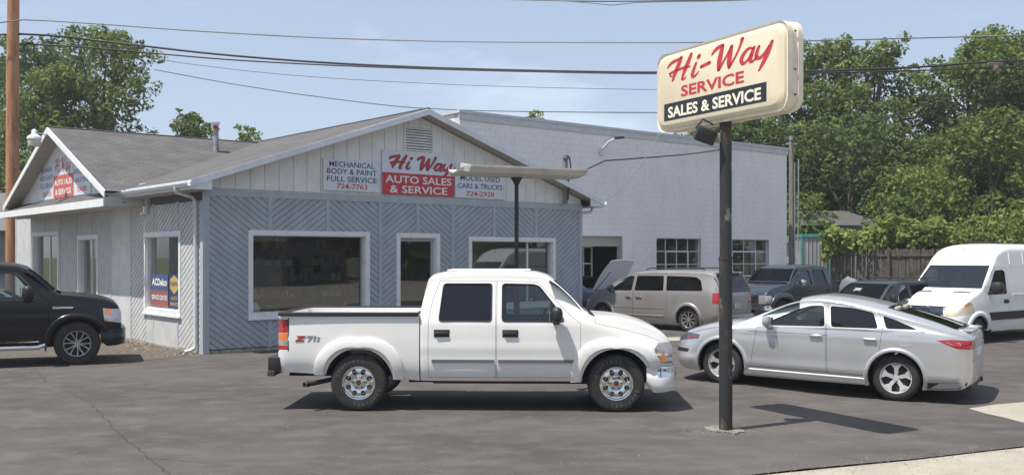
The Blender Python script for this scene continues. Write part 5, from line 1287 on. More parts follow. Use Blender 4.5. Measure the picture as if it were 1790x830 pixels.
def fillC(t, w, h):
    lines(t, [('LATE',h*.80,h*.2,w*.4),('MODEL USED',h*.56,h*.235,w*.80),('CARS & TRUCKS',h*.31,h*.225,w*.90)], w, M['navy_print'], .0025)
    lines(t, [('724-2928',h*.07,h*.215,w*.56)], w, M['red_print'], .0025)
tC, fr = board_sign(xc0,xc1,zc0,zc1,'white board lettered MODEL USED CARS & TRUCKS, partly behind the flat light canopy',fillC); fr.obj('frame', M['sign_white'], tC)['kind'] = 'stuff'
# faded three-part sign on the side gable
def side3(off): return lambda y, z: (off, -y, z)
ya, _ = onside(161,343,GX); yb_, _ = onside(70,351,GX); yc0, _ = onside(131,345,GX); yc1, _ = onside(97,348,GX)
zs0 = 3.96; t = thing('shop_sign', 'faded sun-split sign board on the side gable, red centre between two white wings', 'sign', C0+U*(GX-.02)+Vv*yb_+Vector((0,0,zs0)), RZ-math.pi/2)
wS = yb_-ya; kx = lambda yy: yb_-yy
zt_ = CRZ-.12-zs0
def side_panel(a, c, m, nm, off=0):
    b = MB(); p = [(a,0),(c,0),(c,1.15),(a,1.15)]; mid = kx(cmid); p = clip(p, -CP, 1, zt_-.12-CP*mid); p = clip(p, CP, 1, zt_-.12+CP*mid); b.prism(p, 'y', -.02-off, 0); return b.obj(nm, m, t)
a1, a2 = kx(yc1), kx(yc0)
side_panel(0, a1-.02, M['sign_white'], 'board'); side_panel(a2+.02, wS, M['sign_white'], 'board')
MB().box((a1,-.03,0),(a2,0,1.28)).obj('board', M['sign_white'], t); MB().box((a1,-.034,0),(a2,-.0301,.66)).obj('red_field', M['red_faded'], t)
wc = a2-a1
def lsp(rows, xm, m, off): 
    b = MB()
    for s, z, size, width in rows: put_text(b, s, xm, z, size, panel3(off), bold=.006, width=width)
    b.obj('lettering', m, t)['kind'] = 'stuff'
lsp([('AUTO SALES',.38,.22,wc*.9),('& SERVICE',.10,.22,wc*.8)], (a1+a2)/2, M['print_white'], -.036)
M['faded_navy'] = mat('faded dark print', (.25,.27,.32), .7)
lsp([('MECHANICAL',.84,.19,a1*.70),('BODY & PAINT',.60,.19,a1*.8),('FULL SERVICE',.36,.19,a1*.8)], a1*.52, M['faded_navy'], -.022); lsp([('724-7763',.10,.19,a1*.5)], a1*.55, M['red_faded'], -.022)
lsp([('CLEAN LATE',.84,.19,a1*.70),('MODEL USED',.60,.19,a1*.8),('CARS & TRUCKS',.36,.19,a1*.8)], (a2+wS)/2, M['faded_navy'], -.022); lsp([('724-2928',.10,.19,a1*.5)], (a2+wS)/2, M['red_faded'], -.022)
sb = MB(); script_word(sb, 'Hi Way', a1+wc*.06, .76, .40, panel3(-.034), [0,1.12,0,1.88,3.12,3.86], wk=wc/2.2); sb.obj('script_lettering', M['red_faded'], t)['kind'] = 'stuff'
# barn light on the side gable
wl = C0+U*(-1.02)+Vv*onside(85,236,-1.0)[0]+Vector((0,0,5.72)); bl = thing('barn_light', 'white dome barn light on a thin arm at the peak of the side gable', 'lamp', wl)
e_ = Vector((CX,0,0)); tgt = Vector(((60-CX)/FPX*28.6, 28.6, CAMH+(YH-242)*28.6/FPX))-wl
MB().tube([(0,0,0),tuple(tgt*.5+Vector((0,0,.10))),tuple(tgt+Vector((0,0,.12)))], .022, 6).obj('arm', M['alloy'], bl)
MB().lathe([(.03,.26),(.07,.22),(.08,.12),(.19,.04),(.20,-.02),(.185,-.04)], 24, Matrix.Translation(tgt) @ Matrix.Rotation(R(90),4,'X')).obj('lamp_shade', M['fascia'], bl, 40)
MB().lathe([(.17,-.03),(.18,-.12),(.15,-.22),(.0,-.25)], 20, Matrix.Translation(tgt) @ Matrix.Rotation(R(90),4,'X')).obj('globe', mat('lamp globe', (.55,.52,.46), .3), bl, 40)

# stickers in the side window
tws = s1(288,500); 
st = thing('window_poster', 'blue and red parts poster in the side window by the downspout', 'poster', C0+U*.085+Vv*(S1[1]-.18)+Vector((0,0,S1[2]+TR+.03)), RZ-math.pi/2)
ww = (S1[1]-S1[0]); pw = ww*.48
MB().box((0,-.006,.43),(pw,0,.84)).obj('poster_sheet', mat('blue poster', (.055,.085,.19), .5), st); MB().box((0,-.006,.02),(pw,0,.43)).obj('poster_sheet', mat('red poster', (.26,.09,.09), .5), st)
b = MB(); put_text(b, 'ACDelco', pw*.5, .56, .24, panel3(-.008), bold=.008, width=pw*.86); b.obj('lettering', M['print_white'], st)['kind'] = 'stuff'
b = MB(); put_text(b, 'SERVICE CENTER', pw*.5, .20, .16, panel3(-.008), bold=.003, width=pw*.9); b.obj('lettering', M['print_white'], st)['kind'] = 'stuff'
st = thing('window_poster', 'narrow navy parts poster with a yellow badge, right of the blue poster', 'poster', C0+U*.085+Vv*(S1[1]-.18-pw-.06)+Vector((0,0,S1[2]+TR+.03)), RZ-math.pi/2)
p2 = ww*.27
MB().box((0,-.006,.0),(p2,0,.85)).obj('poster_sheet', mat('navy poster', (.02,.04,.13), .5), st)
b = MB(); b.prism([(p2*.1,.5),(p2*.5,.36),(p2*.9,.5),(p2*.9,.72),(p2*.5,.82),(p2*.1,.72)], 'y', -.008, -.006); b.obj('badge', mat('yellow badge', (.50,.34,.10), .5), st)
b = MB(); put_text(b, 'NAPA', p2*.5, .56, .16, panel3(-.010), bold=.003, width=p2*.7); b.obj('lettering', M['navy_print'], st)['kind'] = 'stuff'
b = MB(); put_text(b, 'AUTO', p2*.5, .22, .12, panel3(-.010), width=p2*.6); put_text(b, 'PARTS', p2*.5, .08, .12, panel3(-.010), width=p2*.7); b.obj('lettering', mat('yellow print', (.75,.5,.1), .5), st)['kind'] = 'stuff'

# ------------------------------------------------------------------ the pole sign
PB = Vector((2.76, 12.93, 0)); sd_ = Vector((.46,-.888,0)).normalized(); rzs = math.atan2(sd_.y, sd_.x)
M['pole_black'] = mat('peeling black pole paint', (.022,.023,.024), .6, c2=(.06,.040,.030), scale=5, lo=.54, hi=.62, bump=.4, bscale=25, c3=(.16,.15,.13), s3=7, lo3=.60, hi3=.66, stretch=(1,1,.45))
ps = thing('pole_sign', 'cream Hi-Way SERVICE pole sign on a peeling black steel pole', 'sign', PB, rzs)
b = MB(); b.tube([(0,0,-.05),(0,0,2.2)], .086, 24); b.tube([(0,0,2.2),(0,0,2.24)], .092, 24); b.tube([(0,0,2.24),(0,0,4.0)], .078, 24); b.obj('pole', M['pole_black'], ps, 40)
rb = random.Random(3)
b = MB(); ringp = [(.34*rb.uniform(.6,1.1)*math.cos(a), .24*rb.uniform(.6,1.1)*math.sin(a)) for a in [2*math.pi*i/22 for i in range(22)]]
b.prism(ringp, 'z', .0, .016); b.obj('footing', mat('broken concrete footing', (.28,.25,.21), .95, c2=(.08,.075,.07), scale=14, bump=1, bscale=40), ps)
# sign box: x along sd_, outward face on -y side (towards the camera)
SL0, SL1, SZ0, SZ1, TH = -1.34, 1.27, 3.965, 5.045, .13
def rrect(x0,x1,z0,z1,r,seg=7): return rounded([(x0,z0),(x1,z0),(x1,z1),(x0,z1)], r, seg)
def loft_rr(loops, name, m, parent, cap0=True, cap1=True):
    V = []; F = []; n = len(loops[0][1])
    for y, pl in loops: V += [(p[0], y, p[1]) for p in pl]
    for i in range(len(loops)-1): F += [(i*n+k,(i+1)*n+k,(i+1)*n+(k+1)%n,i*n+(k+1)%n) for k in range(n)]
    if cap0: F.append(tuple(range(n)))
    if cap1: F.append(tuple((len(loops)-1)*n+k for k in reversed(range(n))))
    me = mesh_of(name, V, F, m); bm = bmesh.new(); bm.from_mesh(me); bmesh.ops.recalc_face_normals(bm, faces=bm.faces[:]); bm.to_mesh(me); bm.free()
    return from_mesh(name, smoothed(me, 30), parent)
r0 = .20
loft_rr([(-.105,rrect(SL0+.01,SL1-.01,SZ0+.01,SZ1-.01,r0)),(-.12,rrect(SL0,SL1,SZ0,SZ1,r0)),(-.045,rrect(SL0,SL1,SZ0,SZ1,r0)),(-.04,rrect(SL0+.015,SL1-.015,SZ0+.015,SZ1-.015,r0)),(.04,rrect(SL0+.015,SL1-.015,SZ0+.015,SZ1-.015,r0)),(.045,rrect(SL0,SL1,SZ0,SZ1,r0)),(.12,rrect(SL0,SL1,SZ0,SZ1,r0)),(.105,rrect(SL0+.01,SL1-.01,SZ0+.01,SZ1-.01,r0))], 'cabinet', M['cream_edge'], ps)
for s, nm in ((-1,'sign_face'),(1,'sign_face')):
    loft_rr([(s*.104,rrect(SL0+.035,SL1-.035,SZ0+.035,SZ1-.035,r0)),(s*.130,rrect(SL0+.045,SL1-.045,SZ0+.045,SZ1-.045,r0)),(s*.150,rrect(SL0+.085,SL1-.085,SZ0+.075,SZ1-.075,r0-.03)),(s*.155,rrect(SL0+.11,SL1-.11,SZ0+.095,SZ1-.095,r0-.05))], nm, M['cream'], ps)
w = SL1-SL0; h = SZ1-SZ0
fx = lambda u: SL0+u*w; fz = lambda v: SZ0+v*h
fc = panel3(-.158)
MB().box((fx(.085),-.1585,fz(.13)),(fx(.875),-.155,fz(.345))).obj('black_band', M['sign_black'], ps)
b = MB(); put_text(b, 'SALES & SERVICE', fx(.48), fz(.165), h*.185, panel3(-.161), bold=.006, width=w*.72); b.obj('lettering', mat('cream print', (.80,.76,.62), .5), ps)['kind'] = 'stuff'
b = MB(); put_text(b, 'SERVICE', fx(.475), fz(.40), h*.185, fc, bold=.005, width=w*.49); b.obj('lettering', M['red_print'], ps)['kind'] = 'stuff'
b = MB(); script_word(b, 'Hi-Way', fx(.125), fz(.60), h*.29, fc, [0,1.02,1.42,1.96,3.0,3.58], wk=w*.80/4.25/(h*.29), slant=.12); b.obj('script_lettering', M['red_print'], ps)['kind'] = 'stuff'
bl_ = MB()
for z in (4.15,4.45,4.9): bl_.cyl((SL1-.01,0,z),(SL1+.004,0,z),.012,n=8)
bl_.obj('rivet', M['rust'], ps)['kind'] = 'stuff'
# flood light clamped to the pole
fl = thing('flood_light', 'black box flood light clamped to the pole just below the cream sign', 'lamp', PB+Vector((0,0,3.74)), 0)
b = MB(); b.cbox((-.40,-.14,-.03),(-.14,.10,.16),.02, ); V = b.V; Rm = Matrix.Rotation(R(20),3,'Y') @ Matrix.Rotation(R(14),3,'X')
b.V = [tuple(Rm @ (Vector(v)+Vector((.27,.02,-.06)))+Vector((-.27,-.02,.06))) for v in V]; b.obj('housing', M['plastic'], fl, 40)
MB().cbox((-.17,-.03,-.03),(-.07,.03,.09),.01).obj('bracket', mat('tan bracket', (.35,.31,.24), .6), fl)
b = MB(); b.tube([(-.38,.02,.16),(-.30,-.02,.27),(-.16,-.0,.20)], .012, 6); b.obj('visor', M['plastic'], fl)

# ------------------------------------------------------------------ flat canopy light behind the white pickup
CZ = 20.0; cl = Vector(((903-CX)/FPX*CZ, CZ, 0)); can = thing('light_canopy', 'long rusty-ended gull-wing light fixture on a slim pole behind the pickup', 'lamp', cl)
hC = CAMH+(YH-309)*CZ/FPX
MB().tube([(0,0,0),(0,0,1.75)], .062, 12).obj('pole_base', M['rust'], can, 50)
MB().tube([(0,0,1.75),(0,0,hC-.04)], .042, 12).tube([(0,0,hC-.16),(0,0,hC-.02)], [.045,.12], 12).obj('pole', M['pole_black'], can, 50)
M['canopy'] = mat('aged white metal canopy', (.62,.60,.55), .5, c2=(.42,.38,.32), scale=2, lo=.45, hi=.75)
Vc = []; prof = [(-.62,.10),(-.50,.0),(-.20,-.03),(0,-.035),(.20,-.03),(.50,.0),(.62,.10)]; Lc0, Lc1 = -1.22, 1.36
ca = R(24); dx = Vector((math.cos(ca), math.sin(ca), 0)); dy = Vector((-math.sin(ca), math.cos(ca), 0))
stn = [(Lc0-.10, .55, .05), (Lc0, 1, 0), (Lc1-.1, 1, 0), (Lc1, .8, .03)]
b = MB(); n = len(prof)
for off in (0, .03):
    for x, k, up in stn:
        for y, z in prof: b.V.append(tuple(dx*x+dy*y*k+Vector((0,0,hC+z+up+off+.02))))
for o_ in (0, 1):
    for i in range(3):
        for k in range(n-1):
            f_ = (o_*28+i*n+k, o_*28+i*n+k+1, o_*28+(i+1)*n+k+1, o_*28+(i+1)*n+k); b.F.append(f_ if o_ else f_[::-1]); b.I.append(0)
for i in range(3):
    for k in (0, n-1): b.F.append((i*n+k,(i+1)*n+k,28+(i+1)*n+k,28+i*n+k)); b.I.append(0)
for i in (0, 3):
    for k in range(n-1): b.F.append((i*n+k,i*n+k+1,28+i*n+k+1,28+i*n+k)); b.I.append(0)
b.obj('canopy_wing', M['canopy'], can, 30)
b = MB(); b.add([tuple(dx*(Lc0+a)+dy*y+Vector((0,0,hC+z+.015))) for a, y, z in ((-.11,-.36,.10),(.05,-.625,.115),(.02,-.50,-.0),(-.02,0,-.03),(-.11,0,.03),(.02,.5,.0),(.05,.62,.115))], [(0,1,2,3,4),(4,3,5,6)])
b.obj('end_cap', mat('flaking white end cap', (.68,.66,.60), .7, c2=(.30,.17,.09), scale=6, lo=.50, hi=.58), can)

# ------------------------------------------------------------------ poles and wires
def PT(px, py, Z): return Vector(((px-CX)/FPX*Z, Z, CAMH+(YH-py)*Z/FPX))
M['wood_orange'] = mat('treated orange pole wood', (.42,.19,.085), .85, c2=(.20,.085,.045), scale=2.2, lo=.45, hi=.7, bump=.6, bscale=18, stretch=(3,3,.35), c3=(.46,.30,.18), s3=3, lo3=.5, hi3=.75)
M['wood_grey'] = mat('weathered grey pole wood', (.26,.235,.205), .9, c2=(.17,.15,.13), scale=4, bump=.5, bscale=25, stretch=(3,3,.3))
up = PT(22,500,38); p0 = Vector((up.x, 38, 0)); pole = thing('utility_pole', 'tall orange-brown wooden utility pole at the left edge behind the office', 'pole', p0)
b = MB(); b.tube([(0,0,-.1),(0,0,4),(0,0,9),(.05,0,14)], [.255,.24,.225,.20], 20); b.obj('pole', M['wood_orange'], pole, 50)
b = MB()
for z in (5.6,7.2,9.7): b.tube([(0,0,z),(.25,-.23,z)], .02, 6)
b.obj('bolt', M['alloy'], pole)['kind'] = 'stuff'
M['wire'] = mat('black cable', (.02,.02,.02), .6); M['wire_grey'] = mat('grey weathered cable', (.18,.18,.18), .6)
def wire(pts, r, m, label, z0=38, z1=38, cat='cable', nseg=10):
    """smooth cable through photo-measured points hung between depths z0 and z1"""
    if pts[0][0] < 0: (x_,y_),(u_,v_) = pts[0],pts[1]; pts = [(x_-700, y_-(v_-y_)/(u_-x_)*700+30)]+pts
    if pts[-1][0] > 1800: (x_,y_),(u_,v_) = pts[-1],pts[-2]; pts = pts+[(x_+700, y_+(y_-v_)/(x_-u_)*700-10)]
    f = pchip(pts); xa, xb = pts[0][0], pts[-1][0]; n = max(8, int((xb-xa)/40)); P = []
    for i in range(n+1):
        x = xa+(xb-xa)*i/n; t = i/n; P.append(PT(x, f(x), z0+(z1-z0)*t))
    b = MB(); b.tube(P, r, 6); o = b.obj('overhead_cable', m, None, 60); tag(o, label, cat, 'overhead cables between the poles'); return o
wire([(-60,62),(0,61),(35,60),(80,62),(200,75),(400,97),(640,114),(900,123),(1150,127),(1400,125),(1600,118),(1740,108),(1900,103)], .040, M['wire'], 'thick black cable bundle crossing the whole sky just above the shop roofs')
wire([(35,77),(120,81),(250,92),(420,106),(640,117),(900,125),(1150,129),(1400,128),(1600,124),(1740,118),(1900,116)], .028, M['wire'], 'second black cable running just under the thick bundle', 38.3, 38.3)
wire([(-60,42),(0,40),(35,35),(150,41),(350,55),(600,68),(850,74),(1150,75),(1400,72),(1600,67),(1790,62),(1900,58)], .024, M['wire_grey'], 'pale upper cable running above the thick black bundle', 37.5, 37.5)
wire([(235,97),(330,112),(500,131),(700,144),(900,152),(1150,157),(1300,158)], .010, M['wire'], 'very thin cable between the black bundle and the roof peak', 38, 38)
wire([(270,122),(400,146),(560,170),(745,190),(900,195),(1150,197),(1260,196)], .014, M['wire'], 'thin cable dropping past the roof peak to the sign', 37.8, 30)
wire([(820,-4),(900,0),(1010,3),(1060,10),(1110,5),(1300,1),(1360,-4)], .014, M['wire_grey'], 'slack cable loops at the very top of the sky', 30, 30)
wire([(880,-1),(1050,3),(1340,-1)], .016, M['wire'], 'straight cable at the very top of the sky', 30.2, 30.2)
wire([(1017,300),(1022,290),(1040,283),(1100,278),(1200,270),(1300,256),(1383,246)], .022, M['wire'], 'service cable running from the flat canopy to the grey pole', 30, 43.5)
wire([(1383,246),(1500,215),(1600,190),(1690,162),(1790,140),(1850,126)], .016, M['wire'], 'service cable rising from the grey pole to the right edge', 43.5, 38)
wire([(1383,246),(1440,256),(1530,262),(1620,252),(1720,228),(1790,204),(1850,185)], .016, M['wire'], 'sagging service cable from the grey pole to the right edge', 43.5, 38)
wire([(1056,352),(1080,336),(1110,300),(1140,258),(1155,230)], .012, M['wire_grey'], 'thin drop wire rising from the eave tip to behind the sign', 30.6, 34)
gp = thing('utility_pole', 'slim grey wooden service pole at the right corner of the block building', 'pole', Vector(((1383.5-CX)/FPX*43.6, 43.6, .09)))
MB().tube([(0,0,0),(0,0,CAMH+(YH-238)*43.6/FPX-.09)], [.12,.10], 12).obj('pole', M['wood_grey'], gp, 50)
MB().tube([(.11,-.1,.3),(.11,-.1,6.2)], .025, 6).obj('conduit', M['alloy'], gp)
b = MB(); b.box((-.25,-.03,7.0),(.25,.03,7.06)); b.obj('crossarm', M['alloy'], gp)
# coiled cable on the orange pole side, service mast, wall lamp, cable closure, antenna
c_ = PT(50,85,37.7); b = MB()
for k in range(3): b.tube([c_+Vector((.22*(1-.06*k)*math.cos(a), .03*k, .22*(1-.06*k)*math.sin(a))) for a in [2*math.pi*i/20 for i in range(21)]], .026, 6)
tag(b.obj('cable_coil', M['wire'], None, 60), 'coil of spare black cable hanging beside the orange pole', 'cable')['kind'] = 'stuff'
c_ = PT(1740,113,37.8); b = MB(); b.cbox(c_-Vector((.28,.07,.07)), c_+Vector((.28,.07,.07)), .03); b.cbox(c_+Vector((-.1,-.1,-.26)), c_+Vector((.08,.06,-.02)), .03)
tag(b.obj('cable_closure', mat('tan cable box', (.20,.13,.10), .6), None, 40), 'small cable junction box on the black cable above the right trees', 'junction box')
ms = PT(988,300,29.8); mt = thing('service_mast', 'short wooden mast with an insulator rising behind the flat canopy', 'pole', Vector((ms.x, ms.y, 3.9)))
MB().tube([(0,0,-.1),(0,0,CAMH+(YH-275)*29.8/FPX-3.9)], .075, 8).obj('mast', M['wood_grey'], mt); zt2 = CAMH+(YH-275)*29.8/FPX-3.9
MB().cyl((.04,-.05,zt2-.05),(.04,-.05,zt2+.06),.11,.05,12).tube([(.12,-.05,zt2),(.16,-.1,zt2-.3),(.1,-.1,zt2-.6),(.08,-.1,0)], .022, 6).obj('weather_head', M['alloy_dark'], mt)['kind'] = 'stuff'
tw, zw = onb(1050,266,-.02); wl_ = thing('wall_lamp', 'white curved-arm street lamp high on the block building wall', 'lamp', Vector((B0.x,B0.y,0))+U*tw+Vector((0,0,zw)), RZ)
MB().cbox((-.06,-.06,-.12),(.06,-.01,.12),.01).tube([(0,-.05,0),(.02,-.15,.16),(.06,-.38,.34),(.12,-.62,.42)], .035, 8).obj('arm', M['muntin'], wl_, 50)
MB().cbox((.06,-.98,.40),(.22,-.60,.48),.03).obj('lamp_head', M['alloy_dark'], wl_, 40)
b = MB(); a_ = PT(1395,350,46); b.tube([a_+Vector((0,0,-2.4)), PT(1396,278,46)], .03, 6); tag(b.obj('antenna_mast', M['alloy'], None), 'thin white antenna mast among the trees beside the grey pole', 'mast')
sl_ = thing('street_lamp', 'small distant street lamp against the trees above the van', 'lamp', PT(1693,470,60)-Vector((0,0,1))); zz = CAMH+(YH-338)*60/FPX-sl_.location.z
MB().tube([(0,0,0),(0,0,zz-.3),(-.1,0,zz),(-.35,0,zz+.08)], .05, 8).obj('pole', M['alloy'], sl_); MB().cbox((-.55,-.12,zz+.0),(-.15,.12,zz+.16),.05).obj('lamp_head', M['fascia'], sl_)
# ------------------------------------------------------------------ background right: fence, shed, far roof
rf = random.Random(11)
M['fence_wood'] = mat('weathered fence wood', (.115,.095,.078), .9, coord='World', c2=(.07,.06,.05), scale=5, bump=.5, bscale=20, stretch=(3,3,.4), c3=(.17,.145,.12), s3=4, lo3=.5, hi3=.7)
fa, fb = PT(1452,490,45.5), PT(1640,490,44.0); fd = Vector((fb.x-fa.x, fb.y-fa.y, 0)); fl_ = fd.length*1.75
fence = thing('board_fence', 'weathered brown board fence under the vine-covered bushes', 'fence', Vector((fa.x,fa.y,0)), math.atan2(fd.y, fd.x))
ftop = CAMH+(YH-434)*45/FPX
x = 0; i = 0; meshes = []
for k in range(5): w_ = .135; meshes.append(MB().prism([(0,0),(w_,0),(w_,ftop-rf.uniform(0,.06)),(w_*.5,ftop+.02-rf.uniform(0,.05)),(0,ftop-rf.uniform(0,.08))], 'y', 0, .02).mesh('board', M['fence_wood']))
while x < fl_:
    o = from_mesh('board', meshes[i%5], fence); o.location = (x, rf.choice([0,0,-.015,.01]), rf.uniform(-.05,.02)); o.rotation_euler.y = rf.gauss(0,.006); x += .152; i += 1
for z in (.35, 1.15, ftop-.35): MB().box((0,-.055,z),(fl_,-.02,z+.09)).obj('rail', M['fence_wood'], fence)
for k in range(6): MB().box((k*2.4,-.15,0),(k*2.4+.1,-.056,ftop+.03)).obj('post', M['fence_wood'], fence)
M['teal'] = mat('teal painted trim', (.05,.26,.24), .6, c2=(.09,.32,.29), scale=4); M['shed_metal'] = mat('ribbed shed metal', (.42,.44,.45), .45, .3, c2=(.34,.35,.36), scale=2, stretch=(4,4,.3))
s0 = PT(1403,480,47.0); shd = thing('metal_shed', 'small ribbed metal shed with teal trim beside the fence', 'shed', Vector((s0.x,s0.y,0)))
sw = (1450-1403)/FPX*47; shh = CAMH+(YH-414)*47/FPX
MB().box((0,0,0),(sw,2,shh)).obj('wall', M['shed_metal'], shd)
for k in range(7): MB().prism([(k*sw/7+.02,0),(k*sw/7+.06,-.03),(k*sw/7+.10,0)], 'z', .05, shh-.02).obj('rib', M['shed_metal'], shd)
MB().box((-.06,-.06,shh),(sw+.06,2.1,shh+.14)).box((-.08,-.05,0),(-.001,.05,shh)).box((sw+.001,-.05,0),(sw+.06,.05,shh)).obj('trim', M['teal'], shd)['kind'] = 'stuff'
MB().box((sw*.55,-.07,1.2),(sw*.60,-.031,1.35)).obj('handle', M['plastic'], shd)
s1_ = PT(1380,480,48.5); lean = thing('lean_to_shed', 'open shed with pale green fascia and a dark teal door left of the metal shed', 'shed', Vector((s1_.x-.7,s1_.y,0)))
MB().box((0,.5,0),(1.45,2.5,shh-.25)).obj('wall', mat('pale shed wall', (.42,.42,.40), .8), lean); MB().box((.95,.44,0),(1.42,.5,shh-.85)).obj('door', M['teal'], lean)
MB().prism([(0,shh-.25),(1.5,shh-.25),(1.5,shh-.1),(.5,shh+.15),(0,shh+.15)], 'y', .35, .45).obj('fascia', mat('pale green fascia', (.30,.42,.36), .7), lean)
h0 = PT(1410,392,48.6); hs = thing('distant_house', 'low grey roof showing above the vine bushes in front of the trees', 'house', Vector((h0.x,48.6,0)))
hw = (1546-1412)/FPX*48.6; ze = CAMH+(YH-394)*48.6/FPX; zr = CAMH+(YH-367)*50/FPX
MB().box((0,0,0),(hw,5,ze)).obj('wall', mat('distant wall', (.35,.35,.34), .8), hs)
roof = MB(); V = [(-.3,-.3,ze),(hw+.3,-.3,ze),(hw+.3,5.3,ze),(-.3,5.3,ze),(.1,2.5,zr),(hw-1.0,2.5,zr)]; roof.add(V, [(0,1,5,4),(1,2,5),(2,3,4,5),(3,0,4),(3,2,1,0)]); roof.obj('roof', mat('distant grey roof', (.085,.083,.082), .9, c2=(.065,.063,.062), scale=3), hs)
# neighbour house at far left
n0 = thing('neighbour_house', 'grey green clapboard house at the far left behind the orange pole', 'house', PT(-60,560,44).xy.to_3d())
for k in range(16): MB().prism([(0,k*.2),(-.02,k*.2),(-.0,k*.2+.2)], 'y', 0, 1).mesh('x', M['fence_wood']) if False else None
M['clap'] = mat('grey green clapboard', (.22,.25,.25), .8)
MB().box((-4,.02,0),(1.95,6,3.4)).obj('wall', M['clap'], n0)
for k in range(17): MB().box((-4,-.012,k*.2),(1.96,.03,k*.2+.185), Matrix.Rotation(R(3),3,'X')).obj('clapboard', M['clap'], n0)
b = MB(); b.add([(-4.3,-.5,3.35),(2.3,-.5,3.35),(2.3,6.5,3.35),(-4.3,6.5,3.35),(-2,3,5.2),(.8,3,5.2)], [(0,1,5,4),(1,2,5),(2,3,4,5),(3,0,4),(3,2,1,0)]); b.obj('roof', mat('neighbour roof', (.13,.125,.12), .9), n0)

# ------------------------------------------------------------------ trees
def leaf_mat(name, a, b_, c):
    m, n, bs = new_mat(name); bs.inputs['Roughness'].default_value = .75; bs.inputs['Specular IOR Level'].default_value = .15
    g = n.nodes.new('ShaderNodeNewGeometry'); r = n.nodes.new('ShaderNodeValToRGB')
    r.color_ramp.elements[0].color = rgb(a); r.color_ramp.elements[1].color = rgb(c); e = r.color_ramp.elements.new(.5); e.color = rgb(b_)
    n.links.new(g.outputs['Random Per Island'], r.inputs[0])
    tc = n.nodes.new('ShaderNodeTexCoord'); t = n.nodes.new('ShaderNodeTexNoise'); t.inputs['Scale'].default_value = .45; n.links.new(tc.outputs['Object'], t.inputs['Vector'])
    mp_ = n.nodes.new('ShaderNodeMapRange'); mp_.inputs[1].default_value = .3; mp_.inputs[2].default_value = .7; mp_.inputs[3].default_value = .75; mp_.inputs[4].default_value = 1.3; n.links.new(t.outputs['Fac'], mp_.inputs[0])
    mm = n.nodes.new('ShaderNodeMixRGB'); mm.blend_type = 'MULTIPLY'; mm.inputs[0].default_value = 1; n.links.new(r.outputs[0], mm.inputs[1]); n.links.new(mp_.outputs[0], mm.inputs[2]); n.links.new(mm.outputs[0], bs.inputs['Base Color'])
    tr = n.nodes.new('ShaderNodeBsdfTranslucent'); n.links.new(mm.outputs[0], tr.inputs[0]); ms = n.nodes.new('ShaderNodeMixShader'); ms.inputs[0].default_value = .38
    o = [x for x in n.nodes if x.type == 'OUTPUT_MATERIAL'][0]; n.links.new(bs.outputs[0], ms.inputs[1]); n.links.new(tr.outputs[0], ms.inputs[2]); n.links.new(ms.outputs[0], o.inputs[0])
    return m
M['leaf_a'] = leaf_mat('mid green leaves', (.088,.135,.034), (.130,.182,.046), (.185,.235,.072))
M['leaf_b'] = leaf_mat('blue green leaves', (.068,.110,.036), (.10,.150,.046), (.145,.20,.066))
M['leaf_c'] = leaf_mat('yellow green leaves', (.14,.185,.045), (.19,.24,.06), (.25,.30,.10))
M['bark'] = mat('bark', (.10,.08,.065), .95, c2=(.06,.05,.04), scale=5, bump=.6, bscale=15)
def crown_mesh(rng, clumps, leaf, per, m, name='crown', flat=.75):
    """clumps: list of (x,y,z,r); leaves spread through each clump, denser on its shell"""
    V = []; 
    tot = []
    for (cx,cy,cz,r) in clumps:
        k = max(12, int(per*r*r)); u = rng.normal(size=(k,3)); u /= np.linalg.norm(u,axis=1)[:,None]
        rad = r*(.45+.62*rng.random(k)**.5); rad *= 1+.22*np.sin(u[:,0]*5+cx)*np.cos(u[:,2]*4+cz)
        c = np.stack([cx+u[:,0]*rad, cy+u[:,1]*rad, cz+u[:,2]*rad*flat],1)
        nrm = u+rng.normal(size=(k,3))*.55+np.array([0,0,.35]); nrm /= np.linalg.norm(nrm,axis=1)[:,None]
        a = np.cross(nrm, rng.normal(size=(k,3))); a /= np.linalg.norm(a,axis=1)[:,None]; b_ = np.cross(nrm,a)
        s = leaf*(.55+.9*rng.random((k,1)))
        a = a*s; b_ = b_*s*.62
        tot.append(np.stack([c-a, c-b_*.9+a*.1, c+a, c+b_*.9+a*.1],1))
    P = np.concatenate(tot).reshape(-1,3); n = len(P)//4
    me = bpy.data.meshes.new(name); me.vertices.add(len(P)); me.vertices.foreach_set('co', P.astype(np.float32).ravel())
    me.loops.add(4*n); me.loops.foreach_set('vertex_index', np.arange(4*n, dtype=np.int32)); me.polygons.add(n)
    me.polygons.foreach_set('loop_start', np.arange(0,4*n,4, dtype=np.int32)); me.update(calc_edges=True); me.materials.append(m); return me
